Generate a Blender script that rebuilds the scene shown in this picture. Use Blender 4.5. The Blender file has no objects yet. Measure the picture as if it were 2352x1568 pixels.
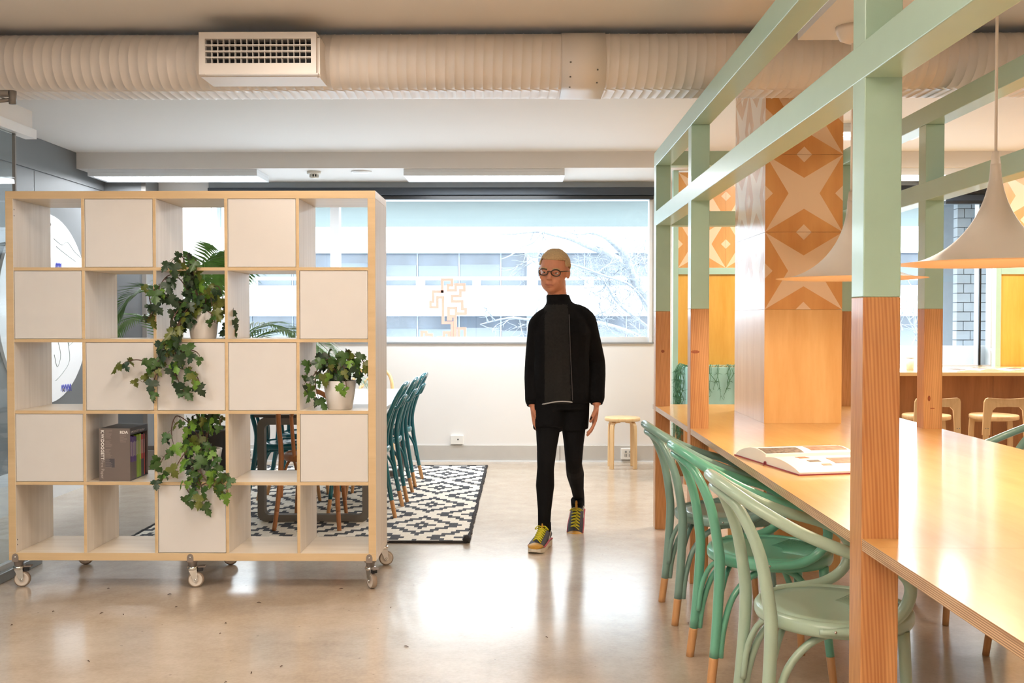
import bpy, bmesh, math, random
from mathutils import Vector, Matrix, Quaternion
S = bpy.context.scene
COL = S.collection
R = math.radians
random.seed(7)

# ------------------------------------------------------------------ camera, world, exposure
cd = bpy.data.cameras.new('camera'); cam = bpy.data.objects.new('camera', cd); COL.objects.link(cam)
cam.location = (0, 0, 1.325)
cam.rotation_euler = (math.pi/2 - .0211, 0, .0104)
cd.sensor_width = 36; cd.lens = 36*2288.6/2352; cd.clip_end = 300; cd.clip_start = .05
S.camera = cam
vs = S.view_settings
vs.view_transform = 'Standard'; vs.look = 'None'; vs.gamma = 1; vs.use_curve_mapping = False
vs.exposure = 0.18
w = bpy.data.worlds.new('world'); S.world = w; w.use_nodes = True
bg = w.node_tree.nodes['Background']; bg.inputs[0].default_value = (.88, .945, 1.0, 1); bg.inputs[1].default_value = 12.0

def area(name, loc, sx, sy, power, col, rot=(0,0,0)):
    d = bpy.data.lights.new(name, 'AREA'); d.shape = 'RECTANGLE'; d.size = sx; d.size_y = sy
    d.energy = power; d.color = col
    o = bpy.data.objects.new(name, d); COL.objects.link(o); o.location = loc; o.rotation_euler = rot
    return o

# ------------------------------------------------------------------ materials
MATS = {}
def nm(name):
    m = bpy.data.materials.new(name); m.use_nodes = True
    nt = m.node_tree; b = nt.nodes['Principled BSDF']
    MATS[name] = m
    return m, nt, b
def lk(nt, a, b): nt.links.new(a, b)
def nd(nt, t, **k):
    n = nt.nodes.new(t)
    for a, v in k.items(): setattr(n, a, v)
    return n
def inp(nt, n, i, v):
    if hasattr(v, 'is_linked') or isinstance(v, bpy.types.NodeSocket): nt.links.new(v, n.inputs[i])
    else: n.inputs[i].default_value = v
def mth(nt, op, a, b=0.0, c=None):
    n = nd(nt, 'ShaderNodeMath', operation=op); inp(nt, n, 0, a); inp(nt, n, 1, b)
    if c is not None: inp(nt, n, 2, c)
    return n.outputs[0]
def rgb(c): return (c[0], c[1], c[2], 1)
def srgb(r, g, b):
    f = lambda x: (x/255/12.92) if x/255 <= .04045 else ((x/255+.055)/1.055)**2.4
    return (f(r), f(g), f(b))
def ramp(nt, fac, stops):
    n = nd(nt, 'ShaderNodeValToRGB'); cr = n.color_ramp
    while len(cr.elements) < len(stops): cr.elements.new(.5)
    for e, (p, c) in zip(cr.elements, stops): e.position = p; e.color = rgb(c)
    lk(nt, fac, n.inputs[0]); return n.outputs[0]
def mixc(nt, fac, a, b):
    n = nd(nt, 'ShaderNodeMix', data_type='RGBA'); inp(nt, n, 0, fac)
    for i, v in ((6, a), (7, b)):
        if isinstance(v, bpy.types.NodeSocket): lk(nt, v, n.inputs[i])
        else: n.inputs[i].default_value = rgb(v)
    return n.outputs[2]
def coords(nt, scale=(1,1,1), out='Object', rot=(0,0,0)):
    tc = nd(nt, 'ShaderNodeTexCoord'); mp = nd(nt, 'ShaderNodeMapping')
    mp.inputs['Scale'].default_value = scale; mp.inputs['Rotation'].default_value = rot
    lk(nt, tc.outputs[out], mp.inputs[0]); return mp.outputs[0]
def noise(nt, vec, scale, detail=3, rough=.5):
    n = nd(nt, 'ShaderNodeTexNoise'); lk(nt, vec, n.inputs['Vector'])
    n.inputs['Scale'].default_value = scale; n.inputs['Detail'].default_value = detail; n.inputs['Roughness'].default_value = rough
    return n.outputs['Fac']
def bump(nt, b, h, strength=.2, dist=.01):
    n = nd(nt, 'ShaderNodeBump'); n.inputs['Strength'].default_value = strength; n.inputs['Distance'].default_value = dist
    lk(nt, h, n.inputs['Height']); lk(nt, n.outputs[0], b.inputs['Normal'])
def plain(name, c, rough=.5, metal=0, var=.04, scale=12, coat=0, spec=.5, bmp=0):
    m, nt, b = nm(name)
    v = noise(nt, coords(nt), scale)
    lo = tuple(x*(1-var) for x in c); hi = tuple(min(1, x*(1+var)) for x in c)
    lk(nt, ramp(nt, v, [(.3, lo), (.7, hi)]), b.inputs['Base Color'])
    b.inputs['Roughness'].default_value = rough; b.inputs['Metallic'].default_value = metal
    b.inputs['Coat Weight'].default_value = coat; b.inputs['Specular IOR Level'].default_value = spec
    b.inputs['Coat Roughness'].default_value = .1
    if bmp: bump(nt, b, v, bmp)
    return m
def wood(name, c1, c2, axis='Z', scale=22, stretch=14, rough=.45, coat=0, coatr=.1, contrast=(.35,.65), ring=0):
    m, nt, b = nm(name)
    sc = {'X': (1/stretch,1,1), 'Y': (1,1/stretch,1), 'Z': (1,1,1/stretch)}[axis]
    v = coords(nt, sc)
    a = noise(nt, v, scale, 4, .6)
    d = noise(nt, v, scale*6, 3, .6)
    fac = mth(nt, 'ADD', mth(nt, 'MULTIPLY', a, .75), mth(nt, 'MULTIPLY', d, .25))
    if ring:
        dist = noise(nt, v, 3, 2)
        wv = nd(nt, 'ShaderNodeTexWave', wave_type='BANDS', bands_direction='DIAGONAL'); lk(nt, v, wv.inputs['Vector'])
        wv.inputs['Scale'].default_value = ring; wv.inputs['Distortion'].default_value = 2.5; wv.inputs['Detail'].default_value = 2
        fac = mth(nt, 'ADD', mth(nt, 'MULTIPLY', fac, .84), mth(nt, 'MULTIPLY', wv.outputs['Fac'], .16))
    lk(nt, ramp(nt, fac, [(contrast[0], c1), (contrast[1], c2)]), b.inputs['Base Color'])
    b.inputs['Roughness'].default_value = rough
    b.inputs['Coat Weight'].default_value = coat; b.inputs['Coat Roughness'].default_value = coatr
    bump(nt, b, d, .08, .002)
    return m
def emis(name, c, s):
    m, nt, b = nm(name); b.inputs['Emission Color'].default_value = rgb(c); b.inputs['Emission Strength'].default_value = s
    b.inputs['Base Color'].default_value = rgb(c); return m
def glass(name, tint=(1,1,1), rough=0.0, ior=1.5, boost=1.0):
    m, nt, b = nm(name); nt.nodes.remove(b)
    out = nt.nodes['Material Output']
    t = nd(nt, 'ShaderNodeBsdfTransparent'); t.inputs[0].default_value = rgb(tint)
    g = nd(nt, 'ShaderNodeBsdfGlossy'); g.inputs['Roughness'].default_value = rough
    lw = nd(nt, 'ShaderNodeLayerWeight'); lw.inputs[0].default_value = .5
    fac = mth(nt, 'ADD', mth(nt, 'MULTIPLY', mth(nt, 'POWER', lw.outputs['Facing'], 5.0), .5), .02)
    mx = nd(nt, 'ShaderNodeMixShader')
    lk(nt, mth(nt, 'MULTIPLY', fac, boost), mx.inputs[0])
    lk(nt, t.outputs[0], mx.inputs[1]); lk(nt, g.outputs[0], mx.inputs[2]); lk(nt, mx.outputs[0], out.inputs[0])
    return m

plain('ceiling_paint', (.80, .77, .74), .7, var=.015, scale=1.2)
plain('wall_white', (.83, .82, .81), .55, var=.012, scale=2)
plain('white_plaster', (.78, .75, .72), .6, var=.02, scale=3)
plain('duct_white', (.80, .75, .71), .42, var=.02, scale=5)
plain('wall_grey', srgb(112, 114, 116), .5, var=.03, scale=3)
plain('baseboard_grey', srgb(196, 194, 190), .35, var=.02)
plain('alu_white', (.80, .83, .86), .35, var=.01)
plain('alu_grey', srgb(150, 156, 160), .35, metal=.3, var=.02)
plain('black_frame', (.015, .017, .02), .4)
plain('blind_dark', srgb(58, 66, 76), .5, var=.03)
plain('door_white', (.80, .765, .74), .38, var=.01)
plain('steel_grey', srgb(122, 116, 110), .42, metal=.2, var=.05)
plain('caster_grey', srgb(138, 126, 118), .45)
plain('chrome', (.75, .75, .74), .18, metal=1, var=.02)
plain('caster_wheel', srgb(226, 214, 202), .4)
plain('rubber', srgb(150, 132, 116), .7)
plain('black_plastic', (.012, .012, .013), .4)
plain('mint', srgb(174, 206, 189), .38, var=.015, coat=.2)
plain('planter_green', srgb(168, 212, 202), .4, var=.02)
plain('shade_peach', (.86, .77, .69), .35, var=.01)
plain('shade_inner', (.86, .66, .46), .45, var=.01)
plain('pot_white', (.79, .75, .72), .4, var=.02)
plain('soil', srgb(96, 66, 44), .95, var=.4, scale=90)
plain('bark_stem', srgb(92, 66, 54), .7, var=.2, scale=40)
plain('teal', srgb(20, 108, 120), .22, var=.05, coat=.5)
plain('sage', srgb(172, 197, 178), .3, var=.02, coat=.3)
plain('mint_chair', srgb(106, 178, 152), .28, var=.02, coat=.4)
plain('grey_green', srgb(124, 158, 148), .3, var=.02, coat=.3)
plain('table_white', (.82, .83, .85), .25, var=.01)
plain('box_grey', srgb(112, 101, 96), .5, var=.03)
plain('box_dark', srgb(70, 68, 72), .45)
plain('print_pale', srgb(200, 190, 184), .6)
plain('print_mid', srgb(150, 138, 132), .6)
plain('print_white', (.85, .83, .80), .6)
plain('book_purple', srgb(84, 48, 124), .4); plain('book_violet', srgb(98, 74, 138), .4)
plain('book_green', srgb(140, 176, 44), .4); plain('book_lime', srgb(172, 204, 74), .4)
plain('book_red', srgb(200, 56, 42), .4); plain('book_black', srgb(40, 40, 46), .4)
plain('paper', (.86, .82, .76), .6, var=.02); plain('cover_red', srgb(140, 50, 60), .5)
plain('photo_brown', srgb(168, 118, 84), .5, var=.4, scale=45); plain('photo_grey', srgb(120, 104, 92), .5, var=.6, scale=70)
plain('page_edge', (.80, .77, .73), .7, var=.05, scale=200)
plain('cloth_black', (.006, .006, .007), .9, var=.2, scale=60, spec=.12); plain('tights_black', (.006, .006, .007), .85, var=.1, spec=.15)
plain('shirt_grey', (.018, .0175, .017), .9, var=.15, scale=80, spec=.15); plain('hem_white', (.45, .45, .45), .8)
plain('skin', srgb(206, 142, 112), .5, var=.05, scale=30, spec=.3); plain('hair', srgb(190, 160, 118), .75, var=.15, scale=120)
plain('eye_white', (.8, .8, .78), .3); plain('eye_dark', (.02, .015, .01), .2); plain('lip', srgb(176, 104, 88), .5)
plain('shoe_dark', srgb(62, 62, 70), .6, var=.25, scale=60); plain('shoe_pink', srgb(196, 96, 112), .6)
plain('shoe_sole', srgb(226, 216, 200), .6); plain('shoe_gold', srgb(196, 146, 54), .6); plain('lace_yellow', srgb(206, 196, 30), .6)
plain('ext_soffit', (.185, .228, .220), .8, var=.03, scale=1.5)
plain('facade_white', (.82, .85, .90), .7, var=.02, scale=.6)
plain('facade_pier', (.19, .215, .245), .7, var=.02, scale=.6)
plain('facade_glass', (.046, .062, .085), .15, var=.5, scale=.5)
plain('facade_blind', (.105, .122, .142), .6, var=.06, scale=1)
plain('asphalt', (.30, .32, .34), .9, var=.1)
plain('pale_bark', (.19, .21, .235), .85, var=.25, scale=30)
plain('brick_grey', (.36, .40, .44), .8, var=.10, scale=4); plain('mortar', (.14, .16, .18), .9)
plain('sculpture_orange', (.62, .235, .165), .5)
plain('socket_white', (.82, .82, .80), .35, var=.01); plain('socket_dark', (.12, .12, .12), .5)
plain('detector_cream', (.72, .69, .62), .45)
plain('leaf_dark', srgb(40, 62, 38), .42, var=.35, scale=25); plain('leaf_mid', srgb(58, 90, 38), .42, var=.3, scale=25)
plain('leaf_light', srgb(98, 136, 44), .42, var=.25, scale=25); plain('leaf_olive', srgb(92, 100, 36), .42, var=.3, scale=25)
plain('palm_leaf', srgb(88, 140, 58), .45, var=.25, scale=18)
plain('trailing_green', srgb(74, 122, 82), .5, var=.25, scale=40)
plain('straw', srgb(196, 176, 116), .8, var=.2, scale=60)
plain('marker_blue', srgb(70, 80, 190), .6); plain('marker_grey', srgb(150, 160, 156), .6)
plain('rug_edge', srgb(48, 46, 48), .95, var=.3, scale=90)
for nme in ('leaf_dark','leaf_mid','leaf_light','leaf_olive','palm_leaf'):
    b = MATS[nme].node_tree.nodes['Principled BSDF']; b.inputs['Transmission Weight'].default_value = 0

wood('shelf_face', srgb(212, 182, 138), srgb(226, 198, 156), 'X', 10, 20, .5)
wood('shelf_pale', srgb(216, 204, 190), srgb(236, 226, 214), 'Z', 30, 30, .5, contrast=(.3,.7))
wood('shelf_pale_h', srgb(220, 202, 178), srgb(238, 224, 204), 'X', 26, 24, .42, contrast=(.3,.7))
wood('pine_red', srgb(172, 113, 66), srgb(212, 158, 102), 'Z', 14, 18, .42, coat=.25, ring=70)
wood('ply_table', srgb(216, 160, 88), srgb(236, 188, 118), 'Y', 5, 6, .32, coat=.55, coatr=.13)
wood('ply_yellow', srgb(222, 160, 62), srgb(240, 190, 96), 'Z', 6, 8, .3, coat=.4, coatr=.12)
wood('ply_orange', srgb(222, 168, 100), srgb(238, 192, 128), 'Z', 7, 7, .36, coat=.35, coatr=.16)
wood('counter_brown', srgb(150, 96, 54), srgb(182, 124, 74), 'Z', 10, 12, .4)
wood('counter_top', srgb(224, 184, 126), srgb(240, 206, 152), 'X', 8, 10, .25, coat=.4)
wood('birch', srgb(216, 176, 124), srgb(236, 202, 154), 'Z', 16, 12, .4, coat=.2)
wood('dip_wood', srgb(196, 142, 90), srgb(220, 168, 116), 'Z', 26, 12, .4)
wood('oak_brown', srgb(158, 98, 54), srgb(186, 122, 74), 'Z', 20, 12, .35, coat=.2)
wood('blonde_wood', srgb(222, 180, 120), srgb(240, 204, 148), 'Z', 20, 12, .3, coat=.3)

def ply_edge():
    m, nt, b = nm('ply_edge')
    tc = nd(nt, 'ShaderNodeTexCoord'); sp = nd(nt, 'ShaderNodeSeparateXYZ'); lk(nt, tc.outputs['Object'], sp.inputs[0])
    s = mth(nt, 'SINE', mth(nt, 'MULTIPLY', sp.outputs['Z'], 2*math.pi/.0046))
    n = noise(nt, coords(nt, (1, .05, 1)), 90, 2)
    f = mth(nt, 'ADD', mth(nt, 'MULTIPLY', s, .32), n)
    lk(nt, ramp(nt, f, [(.35, srgb(150, 112, 78)), (.7, srgb(216, 182, 142))]), b.inputs['Base Color'])
    b.inputs['Roughness'].default_value = .35; b.inputs['Coat Weight'].default_value = .3
ply_edge()

def star_ply(name, c1, c2, pale, mixf=.8):
    m, nt, b = nm(name)
    v = coords(nt, (1,1,1/7)); a = noise(nt, v, 7, 4, .6)
    base = ramp(nt, a, [(.35, c1), (.65, c2)])
    tc = nd(nt, 'ShaderNodeTexCoord'); sp = nd(nt, 'ShaderNodeSeparateXYZ'); lk(nt, tc.outputs['UV'], sp.inputs[0])
    ax = mth(nt, 'ABSOLUTE', mth(nt, 'SUBTRACT', mth(nt, 'MULTIPLY', sp.outputs['X'], 2.0), 1.0))
    ay = mth(nt, 'ABSOLUTE', mth(nt, 'SUBTRACT', mth(nt, 'MULTIPLY', sp.outputs['Y'], 2.0), 1.0))
    def above(p, q): # p > (q-.4)/.6
        return mth(nt, 'GREATER_THAN', p, mth(nt, 'DIVIDE', mth(nt, 'SUBTRACT', q, .4), .6))
    star = mth(nt, 'MULTIPLY', above(ax, ay), above(ay, ax))
    d1 = mth(nt, 'LESS_THAN', mth(nt, 'ADD', ax, mth(nt, 'ABSOLUTE', mth(nt, 'SUBTRACT', 1.0, ay))), .2)
    d2 = mth(nt, 'LESS_THAN', mth(nt, 'ADD', ay, mth(nt, 'ABSOLUTE', mth(nt, 'SUBTRACT', 1.0, ax))), .2)
    f = mth(nt, 'MINIMUM', mth(nt, 'ADD', star, mth(nt, 'ADD', d1, d2)), 1.0)
    fn = mth(nt, 'MULTIPLY', f, mixf)
    lk(nt, mixc(nt, fn, base, pale), b.inputs['Base Color'])
    b.inputs['Roughness'].default_value = .36; b.inputs['Coat Weight'].default_value = .3; b.inputs['Coat Roughness'].default_value = .16
star_ply('star_ply', srgb(212, 148, 82), srgb(228, 170, 102), srgb(246, 222, 192), .78)

def concrete():
    m, nt, b = nm('concrete')
    v = coords(nt)
    n1 = noise(nt, v, .9, 5, .62); n2 = noise(nt, v, 7, 5, .7); n3 = noise(nt, v, 60, 2, .6)
    f = mth(nt, 'ADD', mth(nt, 'MULTIPLY', n1, .55), mth(nt, 'ADD', mth(nt, 'MULTIPLY', n2, .3), mth(nt, 'MULTIPLY', n3, .15)))
    base = ramp(nt, f, [(.30, srgb(150, 133, 115)), (.46, srgb(188, 170, 150)), (.62, srgb(212, 198, 181))])
    vor = nd(nt, 'ShaderNodeTexVoronoi'); lk(nt, v, vor.inputs['Vector']); vor.inputs['Scale'].default_value = 9
    sp = mth(nt, 'LESS_THAN', vor.outputs['Distance'], .045)
    lk(nt, mixc(nt, mth(nt, 'MULTIPLY', sp, .55), base, srgb(96, 84, 74)), b.inputs['Base Color'])
    b.inputs['Roughness'].default_value = .45
    b.inputs['Coat Weight'].default_value = 1.0; b.inputs['Coat Roughness'].default_value = .17; b.inputs['Coat IOR'].default_value = 1.65
    bump(nt, b, n3, .02, .001)
concrete()

def rug_mat():
    m, nt, b = nm('rug_pattern')
    tc = nd(nt, 'ShaderNodeTexCoord'); sp = nd(nt, 'ShaderNodeSeparateXYZ'); lk(nt, tc.outputs['Object'], sp.inputs[0])
    PX, PY, QX, QY = .66, .72, .0275, .048
    def dd(ox, oy):
        x = mth(nt, 'ADD', sp.outputs['X'], ox + 100*PX); y = mth(nt, 'ADD', sp.outputs['Y'], oy + 100*PY)
        x = mth(nt, 'ABSOLUTE', mth(nt, 'SUBTRACT', mth(nt, 'MODULO', x, PX), PX/2))
        y = mth(nt, 'ABSOLUTE', mth(nt, 'SUBTRACT', mth(nt, 'MODULO', y, PY), PY/2))
        x = mth(nt, 'MULTIPLY', mth(nt, 'ROUND', mth(nt, 'DIVIDE', x, QX)), QX/(PX/2))
        y = mth(nt, 'MULTIPLY', mth(nt, 'ROUND', mth(nt, 'DIVIDE', y, QY)), QY/(PY/2))
        return mth(nt, 'ADD', x, y)
    d = mth(nt, 'MINIMUM', dd(0, 0), dd(PX/2, PY/2))
    def band(a, c): return mth(nt, 'MULTIPLY', mth(nt, 'GREATER_THAN', d, a), mth(nt, 'LESS_THAN', d, c))
    blk = mth(nt, 'ADD', band(.06, .27), band(.57, .81))
    n = noise(nt, coords(nt), 150, 2)
    w_ = ramp(nt, n, [(.3, srgb(226, 218, 204)), (.7, srgb(246, 240, 230))]); k_ = ramp(nt, n, [(.3, srgb(58, 60, 66)), (.7, srgb(80, 84, 92))])
    mx = nd(nt, 'ShaderNodeMix', data_type='RGBA'); lk(nt, blk, mx.inputs[0]); lk(nt, w_, mx.inputs[6]); lk(nt, k_, mx.inputs[7])
    lk(nt, mx.outputs[2], b.inputs['Base Color']); b.inputs['Roughness'].default_value = .9; bump(nt, b, n, .3, .003)
rug_mat()
glass('pane_clear', (.96, .985, .99), 0, 1.5, .9)
glass('pane_partition', (.90, .935, .94), 0, 1.5, 1.0)
emis('tube_cool', (.92, .97, 1.0), 9); emis('tube_warm', (1.0, .93, .84), 6); emis('bulb', (1.0, .90, .74), 18)
m, nt, b = nm('diffuser'); b.inputs['Base Color'].default_value = (.9,.93,.95,1); b.inputs['Emission Color'].default_value=(.9,.96,1,1); b.inputs['Emission Strength'].default_value=1.6
m, nt, b = nm('diffuser_warm'); b.inputs['Base Color'].default_value = (.9,.86,.8,1); b.inputs['Emission Color'].default_value=(1,.86,.7,1); b.inputs['Emission Strength'].default_value=1.4

# ------------------------------------------------------------------ mesh builder
class MB:
    def __init__(s): s.v = []; s.f = []; s.uv = {}; s.sm = set(); s.mi = {}
    def box(s, x0, x1, y0, y1, z0, z1, bev=0):
        n = len(s.v)
        s.v += [(x0,y0,z0),(x1,y0,z0),(x1,y1,z0),(x0,y1,z0),(x0,y0,z1),(x1,y0,z1),(x1,y1,z1),(x0,y1,z1)]
        for q in ((0,3,2,1),(4,5,6,7),(0,1,5,4),(1,2,6,5),(2,3,7,6),(3,0,4,7)): s.f.append(tuple(n+i for i in q))
        return s
    def cyl(s, c, r, h, seg=20, axis='Z', r2=None, smooth=True):
        r2 = r if r2 is None else r2
        return s.lathe(c, [(0,0),(r,0),(r2,h),(0,h)], seg, axis, smooth)
    def lathe(s, c, prof, seg=24, axis='Z', smooth=True):
        n0 = len(s.v); c = Vector(c); rings = []
        for (r, z) in prof:
            ring = []
            if abs(r) < 1e-6:
                ring = [len(s.v)]; s.v.append(s._ax(c, 0, 0, z, axis))
            else:
                for k in range(seg):
                    a = 2*math.pi*k/seg; ring.append(len(s.v)); s.v.append(s._ax(c, r*math.cos(a), r*math.sin(a), z, axis))
            rings.append(ring)
        for a, b in zip(rings, rings[1:]):
            for k in range(seg):
                k2 = (k+1) % seg
                if len(a) == 1 and len(b) == 1: continue
                if len(a) == 1: q = (a[0], b[k2], b[k])
                elif len(b) == 1: q = (a[k], a[k2], b[0])
                else: q = (a[k], a[k2], b[k2], b[k])
                if smooth: s.sm.add(len(s.f))
                s.f.append(q if axis != 'Y' else tuple(reversed(q)))
        return s
    def _ax(s, c, x, y, z, axis):
        if axis == 'Z': return (c.x+x, c.y+y, c.z+z)
        if axis == 'X': return (c.x+z, c.y+x, c.z+y)
        return (c.x+x, c.y+z, c.z+y)
    def tube(s, pts, r, seg=8, sub=4, closed=False, cap=True, flat=None):
        P = [Vector(p) for p in pts]; rad = r if isinstance(r, (list, tuple)) else [r]*len(P)
        Q, RR = spline(P, rad, sub, closed)
        n = len(Q); T = []
        for i in range(n):
            a = Q[(i-1) % n] if (closed or i > 0) else Q[i]; b = Q[(i+1) % n] if (closed or i < n-1) else Q[i]
            t = (b-a); T.append(t.normalized() if t.length > 1e-9 else Vector((0,0,1)))
        up = Vector((0,0,1)) if abs(T[0].z) < .9 else Vector((1,0,0))
        u = (up - T[0]*up.dot(T[0])).normalized(); rings = []
        for i in range(n):
            if i: 
                u = u - T[i]*u.dot(T[i])
                u = u.normalized() if u.length > 1e-6 else T[i].orthogonal().normalized()
            v = T[i].cross(u); ring = []
            for k in range(seg):
                a = 2*math.pi*(k+.5)/seg
                rx = RR[i]; ry = RR[i] if flat is None else RR[i]*flat
                ring.append(len(s.v)); s.v.append(tuple(Q[i] + u*math.cos(a)*rx + v*math.sin(a)*ry))
            rings.append(ring)
        pr = list(zip(rings, rings[1:])) + ([(rings[-1], rings[0])] if closed else [])
        for a, b in pr:
            for k in range(seg):
                k2 = (k+1) % seg; s.sm.add(len(s.f)); s.f.append((a[k], a[k2], b[k2], b[k]))
        if cap and not closed:
            s.f.append(tuple(reversed(rings[0]))); s.f.append(tuple(rings[-1]))
        return s
    def loft(s, rings, close=True, cap=True, smooth=True):
        idx = []
        for ring in rings:
            n = len(s.v); s.v += [tuple(p) for p in ring]; idx.append(list(range(n, n+len(ring))))
        m = len(idx[0])
        for a, b in zip(idx, idx[1:]):
            for k in range(m if close else m-1):
                k2 = (k+1) % m
                if smooth: s.sm.add(len(s.f))
                s.f.append((a[k], a[k2], b[k2], b[k]))
        if cap: s.f.append(tuple(reversed(idx[0]))); s.f.append(tuple(idx[-1]))
        return s
    def poly(s, pts, thick=None):
        n = len(s.v); s.v += [tuple(p) for p in pts]; s.f.append(tuple(range(n, n+len(pts)))); return s
    def prism(s, pts2, axis, a, b):
        def mk(p, t):
            return {'X': (t, p[0], p[1]), 'Y': (p[0], t, p[1]), 'Z': (p[0], p[1], t)}[axis]
        n = len(s.v); m = len(pts2)
        s.v += [mk(p, a) for p in pts2] + [mk(p, b) for p in pts2]
        s.f.append(tuple(range(n+m-1, n-1, -1))); s.f.append(tuple(range(n+m, n+2*m)))
        for k in range(m):
            k2 = (k+1) % m; s.f.append((n+k, n+k2, n+m+k2, n+m+k))
        return s
    def xf(s, M, start=0):
        for i in range(start, len(s.v)): s.v[i] = tuple(M @ Vector(s.v[i]))
        return s
def spline(P, rad, sub, closed=False):
    n = len(P)
    if n < 3 or sub <= 1: return P, list(rad)
    Q = []; RR = []
    segs = n if closed else n-1
    for i in range(segs):
        g = lambda k: P[k % n] if closed else P[max(0, min(n-1, k))]
        p0, p1, p2, p3 = g(i-1), g(i), g(i+1), g(i+2)
        for j in range(sub):
            t = j/sub
            q = .5*((2*p1) + (p2-p0)*t + (2*p0-5*p1+4*p2-p3)*t*t + (3*p1-p0-3*p2+p3)*t*t*t)
            Q.append(q); RR.append(rad[i]*(1-t) + rad[(i+1) % n]*t)
    if not closed: Q.append(P[-1]); RR.append(rad[-1])
    return Q, RR
ORG = {}
def mesh_of(mb, name, mat, off=(0,0,0)):
    me = bpy.data.meshes.new(name)
    ox, oy, oz = off
    me.from_pydata([(x-ox, y-oy, z-oz) for x, y, z in mb.v], [], mb.f)
    mats = mat if isinstance(mat, (list, tuple)) else [mat]
    for mm in mats: me.materials.append(MATS[mm])
    for p in me.polygons:
        if p.index in mb.sm: p.use_smooth = True
        if p.index in mb.mi: p.material_index = mb.mi[p.index]
    me.update(); return me
def bevel(o, wdt=.003, seg=2):
    m = o.modifiers.new('bevel', 'BEVEL'); m.width = wdt; m.segments = seg; m.limit_method = 'ANGLE'; return o
def tagit(o, label, cat, group=None):
    o['label'] = label; o['category'] = cat
    if group: o['group'] = group
    return o
def thing(name, label, cat, loc=(0,0,0), rotz=0, group=None):
    o = bpy.data.objects.new(name, None); o.empty_display_size = .05; COL.objects.link(o)
    o.location = loc; o.rotation_euler = (0,0,rotz); tagit(o, label, cat, group); ORG[o] = tuple(loc); return o
def part(name, mb, mat, parent, world=True, bev=0, label=None):
    off = ORG[parent] if world else (0,0,0)
    me = mb if isinstance(mb, bpy.types.Mesh) else mesh_of(mb, name, mat, off)
    o = bpy.data.objects.new(name, me); COL.objects.link(o); o.parent = parent; ORG[o] = ORG[parent]
    if bev: bevel(o, bev)
    if label: o['label'] = label
    return o
def solo(name, mb, mat, label, cat, base=None, group=None, bev=0):
    base = base or (0,0,0)
    o = bpy.data.objects.new(name, mesh_of(mb, name, mat, base)); COL.objects.link(o); o.location = base; ORG[o] = tuple(base)
    if bev: bevel(o, bev)
    return tagit(o, label, cat, group)
def struct(name, mb, mat, label=None, bev=0):
    o = bpy.data.objects.new(name, mesh_of(mb, name, mat)); COL.objects.link(o); o['kind'] = 'structure'; ORG[o] = (0,0,0)
    if label: o['label'] = label
    if bev: bevel(o, bev)
    return o
def dup(root, loc, rotz=None, label=None, group=None, swap=None):
    def cp(o, par):
        c = o.copy(); COL.objects.link(c); ORG[c] = tuple(loc)
        if par is not None: c.parent = par
        if swap and c.type == 'MESH':
            c.data = c.data.copy()
            for i, mm in enumerate(c.data.materials):
                if mm and mm.name in swap: c.data.materials[i] = MATS[swap[mm.name]]
        for ch in list(o.children): cp(ch, c)
        return c
    r = cp(root, None); r.location = loc
    if rotz is not None: r.rotation_euler = (0,0,rotz)
    if label: r['label'] = label
    if group: r['group'] = group
    return r
B = lambda *a: MB().box(*a)

# ------------------------------------------------------------------ room shell
ZC, ZS, YW, XL = 2.747, 2.611, 9.33, -3.78
struct('floor', B(-7, 8, -3.5, 9.7, -.12, 0), 'concrete', 'polished beige concrete floor')
struct('ceiling', B(-7, 8, -3.5, 9.7, ZC, ZC+.12), 'ceiling_paint')
struct('trim_1', B(XL, 8, 8.435, 9.45, ZS, ZC), 'ceiling_paint', 'lower ceiling bulkhead along the window wall')
struct('trim_2', B(1.174, 1.83, .6, 4.288, 2.52, ZC), 'ceiling_paint', 'boxed-down ceiling panel over the long table')
wl = struct('wall_left', B(XL-.15, XL-.012, 2.0, 9.7, 0, ZC), 'wall_grey')
for (a, b_, z0, z1) in ((2.0,4.9,2.49,ZC),(4.9,9.0,2.49,ZC),(3.2,5.2,.0,2.484),(5.2,6.45,0,2.484),(6.45,7.7,0,2.484),(7.7,9.0,0,2.484)):
    part('panel', B(XL-.013, XL, a+.003, b_-.003, z0+.003, min(z1, ZC-.001)), 'wall_grey', wl, bev=.0015)
struct('trim_3', B(XL, -3.41, 9.0, 9.4, 0, ZS), 'wall_grey', 'grey corner pier between wall and window')
part('edge_strip', B(-3.44, -3.40, 8.985, 9.0, 0, ZS-.001), 'steel_grey', bpy.data.objects['trim_3'])
struct('trim_4', B(XL, -3.50, 5.9, 8.6, 0, .20), 'alu_white', 'low white plinth along the grey wall')
struct('wall_right', B(7.5, 7.7, -3.5, 9.7, 0, ZC), 'wall_white')
struct('wall_front', B(-7, 8, -3.5, -3.3, 0, ZC), 'wall_white')
struct('wall_far_left', B(-7, -6.8, -3.5, 9.7, 0, ZC), 'wall_white')
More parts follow.
